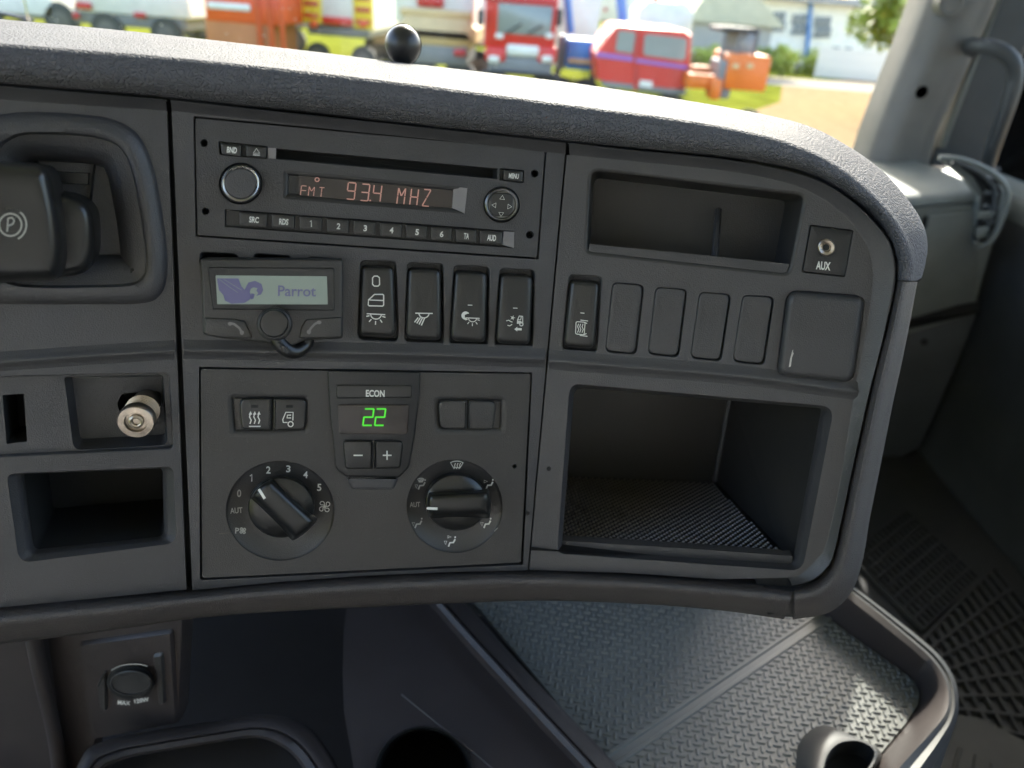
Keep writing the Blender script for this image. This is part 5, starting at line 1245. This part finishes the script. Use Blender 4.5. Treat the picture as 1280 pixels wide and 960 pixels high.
# lower left fascia with socket
lf = empty('lower_fascia', onY(100, 860, .5), 'lower left console moulding with ribs around the round power socket', 'console')
YL = onZ(150, 905, ZT+.0).y
def ly(L, m, nm, y, th=.01, r=4, bev=.004, par=None): return ply(L, y, th, m, nm, par or lf, r, bev)
ly([(-80, 770), (42, 775), (80, 1030), (-80, 1030)], 'console', 'side_panel', YL-.01, .03)
ly([(30, 780), (230, 760), (224, 905), (120, 925), (95, 1030), (50, 1030)], 'console', 'back_panel', YL+.004, .02)
tb2 = smooth([onY(x, y, YL-.012) for x, y in ((36, 765), (50, 840), (62, 890), (72, 940), (76, 1000))], 4)
MB().tube(tb2, .006, 10).build('edge_bead', 'console', lf)
so = empty('power_socket', onY(163, 855, YL), 'round capped power socket marked MAX 120W on a square plate', 'socket')
ply([(98, 806), (214, 790), (221, 903), (112, 925)], YL, .02, 'console', 'plate', so, 4, .003)
z5b = Zm(0, 720, 4)
for L in (((120, 860), (132, 835), (133, 890), (124, 890)), ((190, 820), (203, 818), (206, 880), (198, 885))):
    ply(list(L), YL-.003, .006, 'climate', 'rib', so, 3, .002)
cx, cy = 163.5, 854
pr = lambda L, y: [onY(p[0], p[1], y) for p in L]
MB().loft([pr(ell(cx, cy-1, 30, 21, 36), YL-.002), pr(ell(cx, cy-1, 29, 20, 36), YL-.006), pr(ell(cx, cy, 26, 16.5, 36), YL-.006)], False, True).build('ring', 'void', so)
MB().loft([pr(ell(cx, cy, 26, 16, 36), YL-.004), pr(ell(cx, cy, 25.5, 15.5, 36), YL-.011), pr(ell(cx, cy, 24.4, 14.4, 36), YL-.0115), pr(ell(cx, cy, 23.6, 13.6, 36), YL-.0105), pr(ell(cx, cy, 12, 7, 36), YL-.0105)], False, True).build('cap', 'climate', so)
fy_ = lambda x, y: onY(x, y, YL-.0065)
strokes([smooth([(139, 838), (150, 832.5), (162, 830.5), (174, 830.5), (184, 832.5)], 4)], 1.2, lambda x, y: onY(x, y, YL-.0085)).build('marking', 'dim', so, flat=True)
text('MAX', (155, 878.5), 15.5, 5.2, 'white', so, tilt=4, bold=.02, place=lambda x, y: onY(x, y, YL-.006)); text('120W', (177, 875.5), 18, 5.2, 'white', so, tilt=-9, bold=.02, place=lambda x, y: onY(x, y, YL-.006))
# bottom-left rounded tray
bt = empty('oddments_tray', hz(260, 940), 'rounded brown black oddments tray at the bottom left edge', 'tray')
oo = [(60, 1060), (98, 955), (125, 928), (200, 912), (270, 901), (330, 893), (375, 903), (408, 935), (432, 985), (440, 1060)]
ii = [(95, 1060), (120, 972), (150, 950), (210, 938), (270, 928), (318, 922), (350, 932), (375, 955), (395, 995), (400, 1060)]
mi = [tuple(V3(a).lerp(V3(b), .55)) for a, b in zip(oo, ii)]
strip3([[onZ(*p, ZT+.0) for p in oo], [onZ(*tuple(V3(a).lerp(V3(b), .12)), ZT+.016) for a, b in zip(oo, ii)], [onZ(*tuple(V3(a).lerp(V3(b), .3)), ZT+.022) for a, b in zip(oo, ii)], [onZ(*p, ZT+.021) for p in mi], [onZ(*tuple(V3(a).lerp(V3(b), .6)), ZT+.018) for a, b in zip(oo, ii)], [onZ(*tuple(V3(a).lerp(V3(b), .66)), ZT+.020) for a, b in zip(oo, ii)], [onZ(*tuple(V3(a).lerp(V3(b), .9)), ZT+.018) for a, b in zip(oo, ii)], [onZ(*p, ZT+.01) for p in ii], [onZ(*p, ZT-.02) for p in ii]], 'console', 'rim', bt)
MB().add([onZ(*p, ZT-.015) for p in ii], [tuple(range(len(ii)))]).build('floor', 'climate', bt, flat=True)
# =============================================================== FLOOR MATS
def ribmat(P, name, lab, nx, ny, w, hgt=.006, m='drubber'):
    C4 = [onZ(x, y, FZ+.004) for x, y in P]
    e = empty(name, C4[0], lab, 'mat', 'ribbed floor mats')
    MB().loft([[p-V3((0, 0, .003)) for p in C4], [p+V3((0, 0, .002)) for p in C4]], False, True).build('sheet', m, e, flat=True)
    q = MB()
    def bl_(u, v): return C4[0].lerp(C4[1], u).lerp(C4[3].lerp(C4[2], u), v)+V3((0, 0, .002))
    for i in range(nx+1):
        a, b = bl_(i/nx, 0), bl_(i/nx, 1); d = (b-a).normalized(); s = V3((-d.y, d.x, 0))*w; z = V3((0, 0, hgt)); q.add([a-s, a+s, b+s, b-s, a-s*.6+z, a+s*.6+z, b+s*.6+z, b-s*.6+z], [(4, 5, 6, 7), (0, 1, 5, 4), (1, 2, 6, 5), (2, 3, 7, 6), (3, 0, 4, 7)])
    for i in range(ny+1):
        a, b = bl_(0, i/ny), bl_(1, i/ny); d = (b-a).normalized(); s = V3((-d.y, d.x, 0))*w; z = V3((0, 0, hgt-.0006)); q.add([a-s, a+s, b+s, b-s, a-s*.6+z, a+s*.6+z, b+s*.6+z, b-s*.6+z], [(4, 5, 6, 7), (0, 1, 5, 4), (1, 2, 6, 5), (2, 3, 7, 6), (3, 0, 4, 7)])
    q.build('tread_ribs', m, e, flat=True, kind='stuff')
ribmat([(1195, 906), (1150, 806), (1240, 712), (1440, 960)], 'floor_mat', 'black rubber floor mat with square ribs in the passenger footwell', 7, 12, .0045, .010)
ribmat([(1152, 790), (1060, 695), (1130, 640), (1222, 725)], 'floor_mat', 'finer ribbed black mat nearer the side of the tray', 8, 14, .003, .007)
M['step'] = mat('worn step plastic', (.045, .046, .045), .6, mott=.3, ms=12)
e = empty('step_plate', onZ(1230, 930, FZ-.0), 'scuffed pale grey step plate at the bottom right corner', 'step')
C4 = [onZ(x, y, FZ+.01) for x, y in ((1150, 890), (1225, 905), (1330, 960), (1300, 1080), (1080, 1080))]
MB().loft([C4, [p+V3((0, 0, .012)) for p in C4]], False, True).build('plate', 'step', e, flat=True)
for k in range(5):
    a = onZ(1180+k*20, 925+k*10, FZ+.024); b = onZ(1150+k*30, 1000+k*8, FZ+.024); MB().tube([a, b], .003, 6).build('rib', 'step', e)

random.seed(21)
q = MB()
for _ in range(90):
    x, y = random.uniform(255, 650), random.uniform(470, 700)
    r = random.uniform(.25, .6); fills([ell(x, y, r, r*random.uniform(.6, 1), 6)], lambda a, b: S(a, b, .0006), q)
q.build('dust_specks', 'grime', cl, flat=True, kind='stuff')
q = MB()
for _ in range(120):
    x, y = random.choice(((random.uniform(-10, 205), random.uniform(385, 440)), (random.uniform(1000, 1035), random.uniform(520, 700)), (random.uniform(700, 980), random.uniform(335, 350)), (random.uniform(10, 230), random.uniform(705, 735)), (random.uniform(250, 660), random.uniform(322, 335))))
    r = random.uniform(.25, .6); fills([ell(x, y, r, r*random.uniform(.6, 1), 6)], lambda a, b: S(a, b, .0004), q)
q.build('dust_specks', 'grime', dash, flat=True, kind='stuff')
strokes([[(274, 667), (286, 666)]], 1.2, lambda a, b: S(a, b, .0007)).build('scuff', 'grime', cl, flat=True)
strokes([[(618, 664), (622, 660)]], .6, lambda a, b: S(a, b, .0007)).build('scuff', 'chip', cl, flat=True)
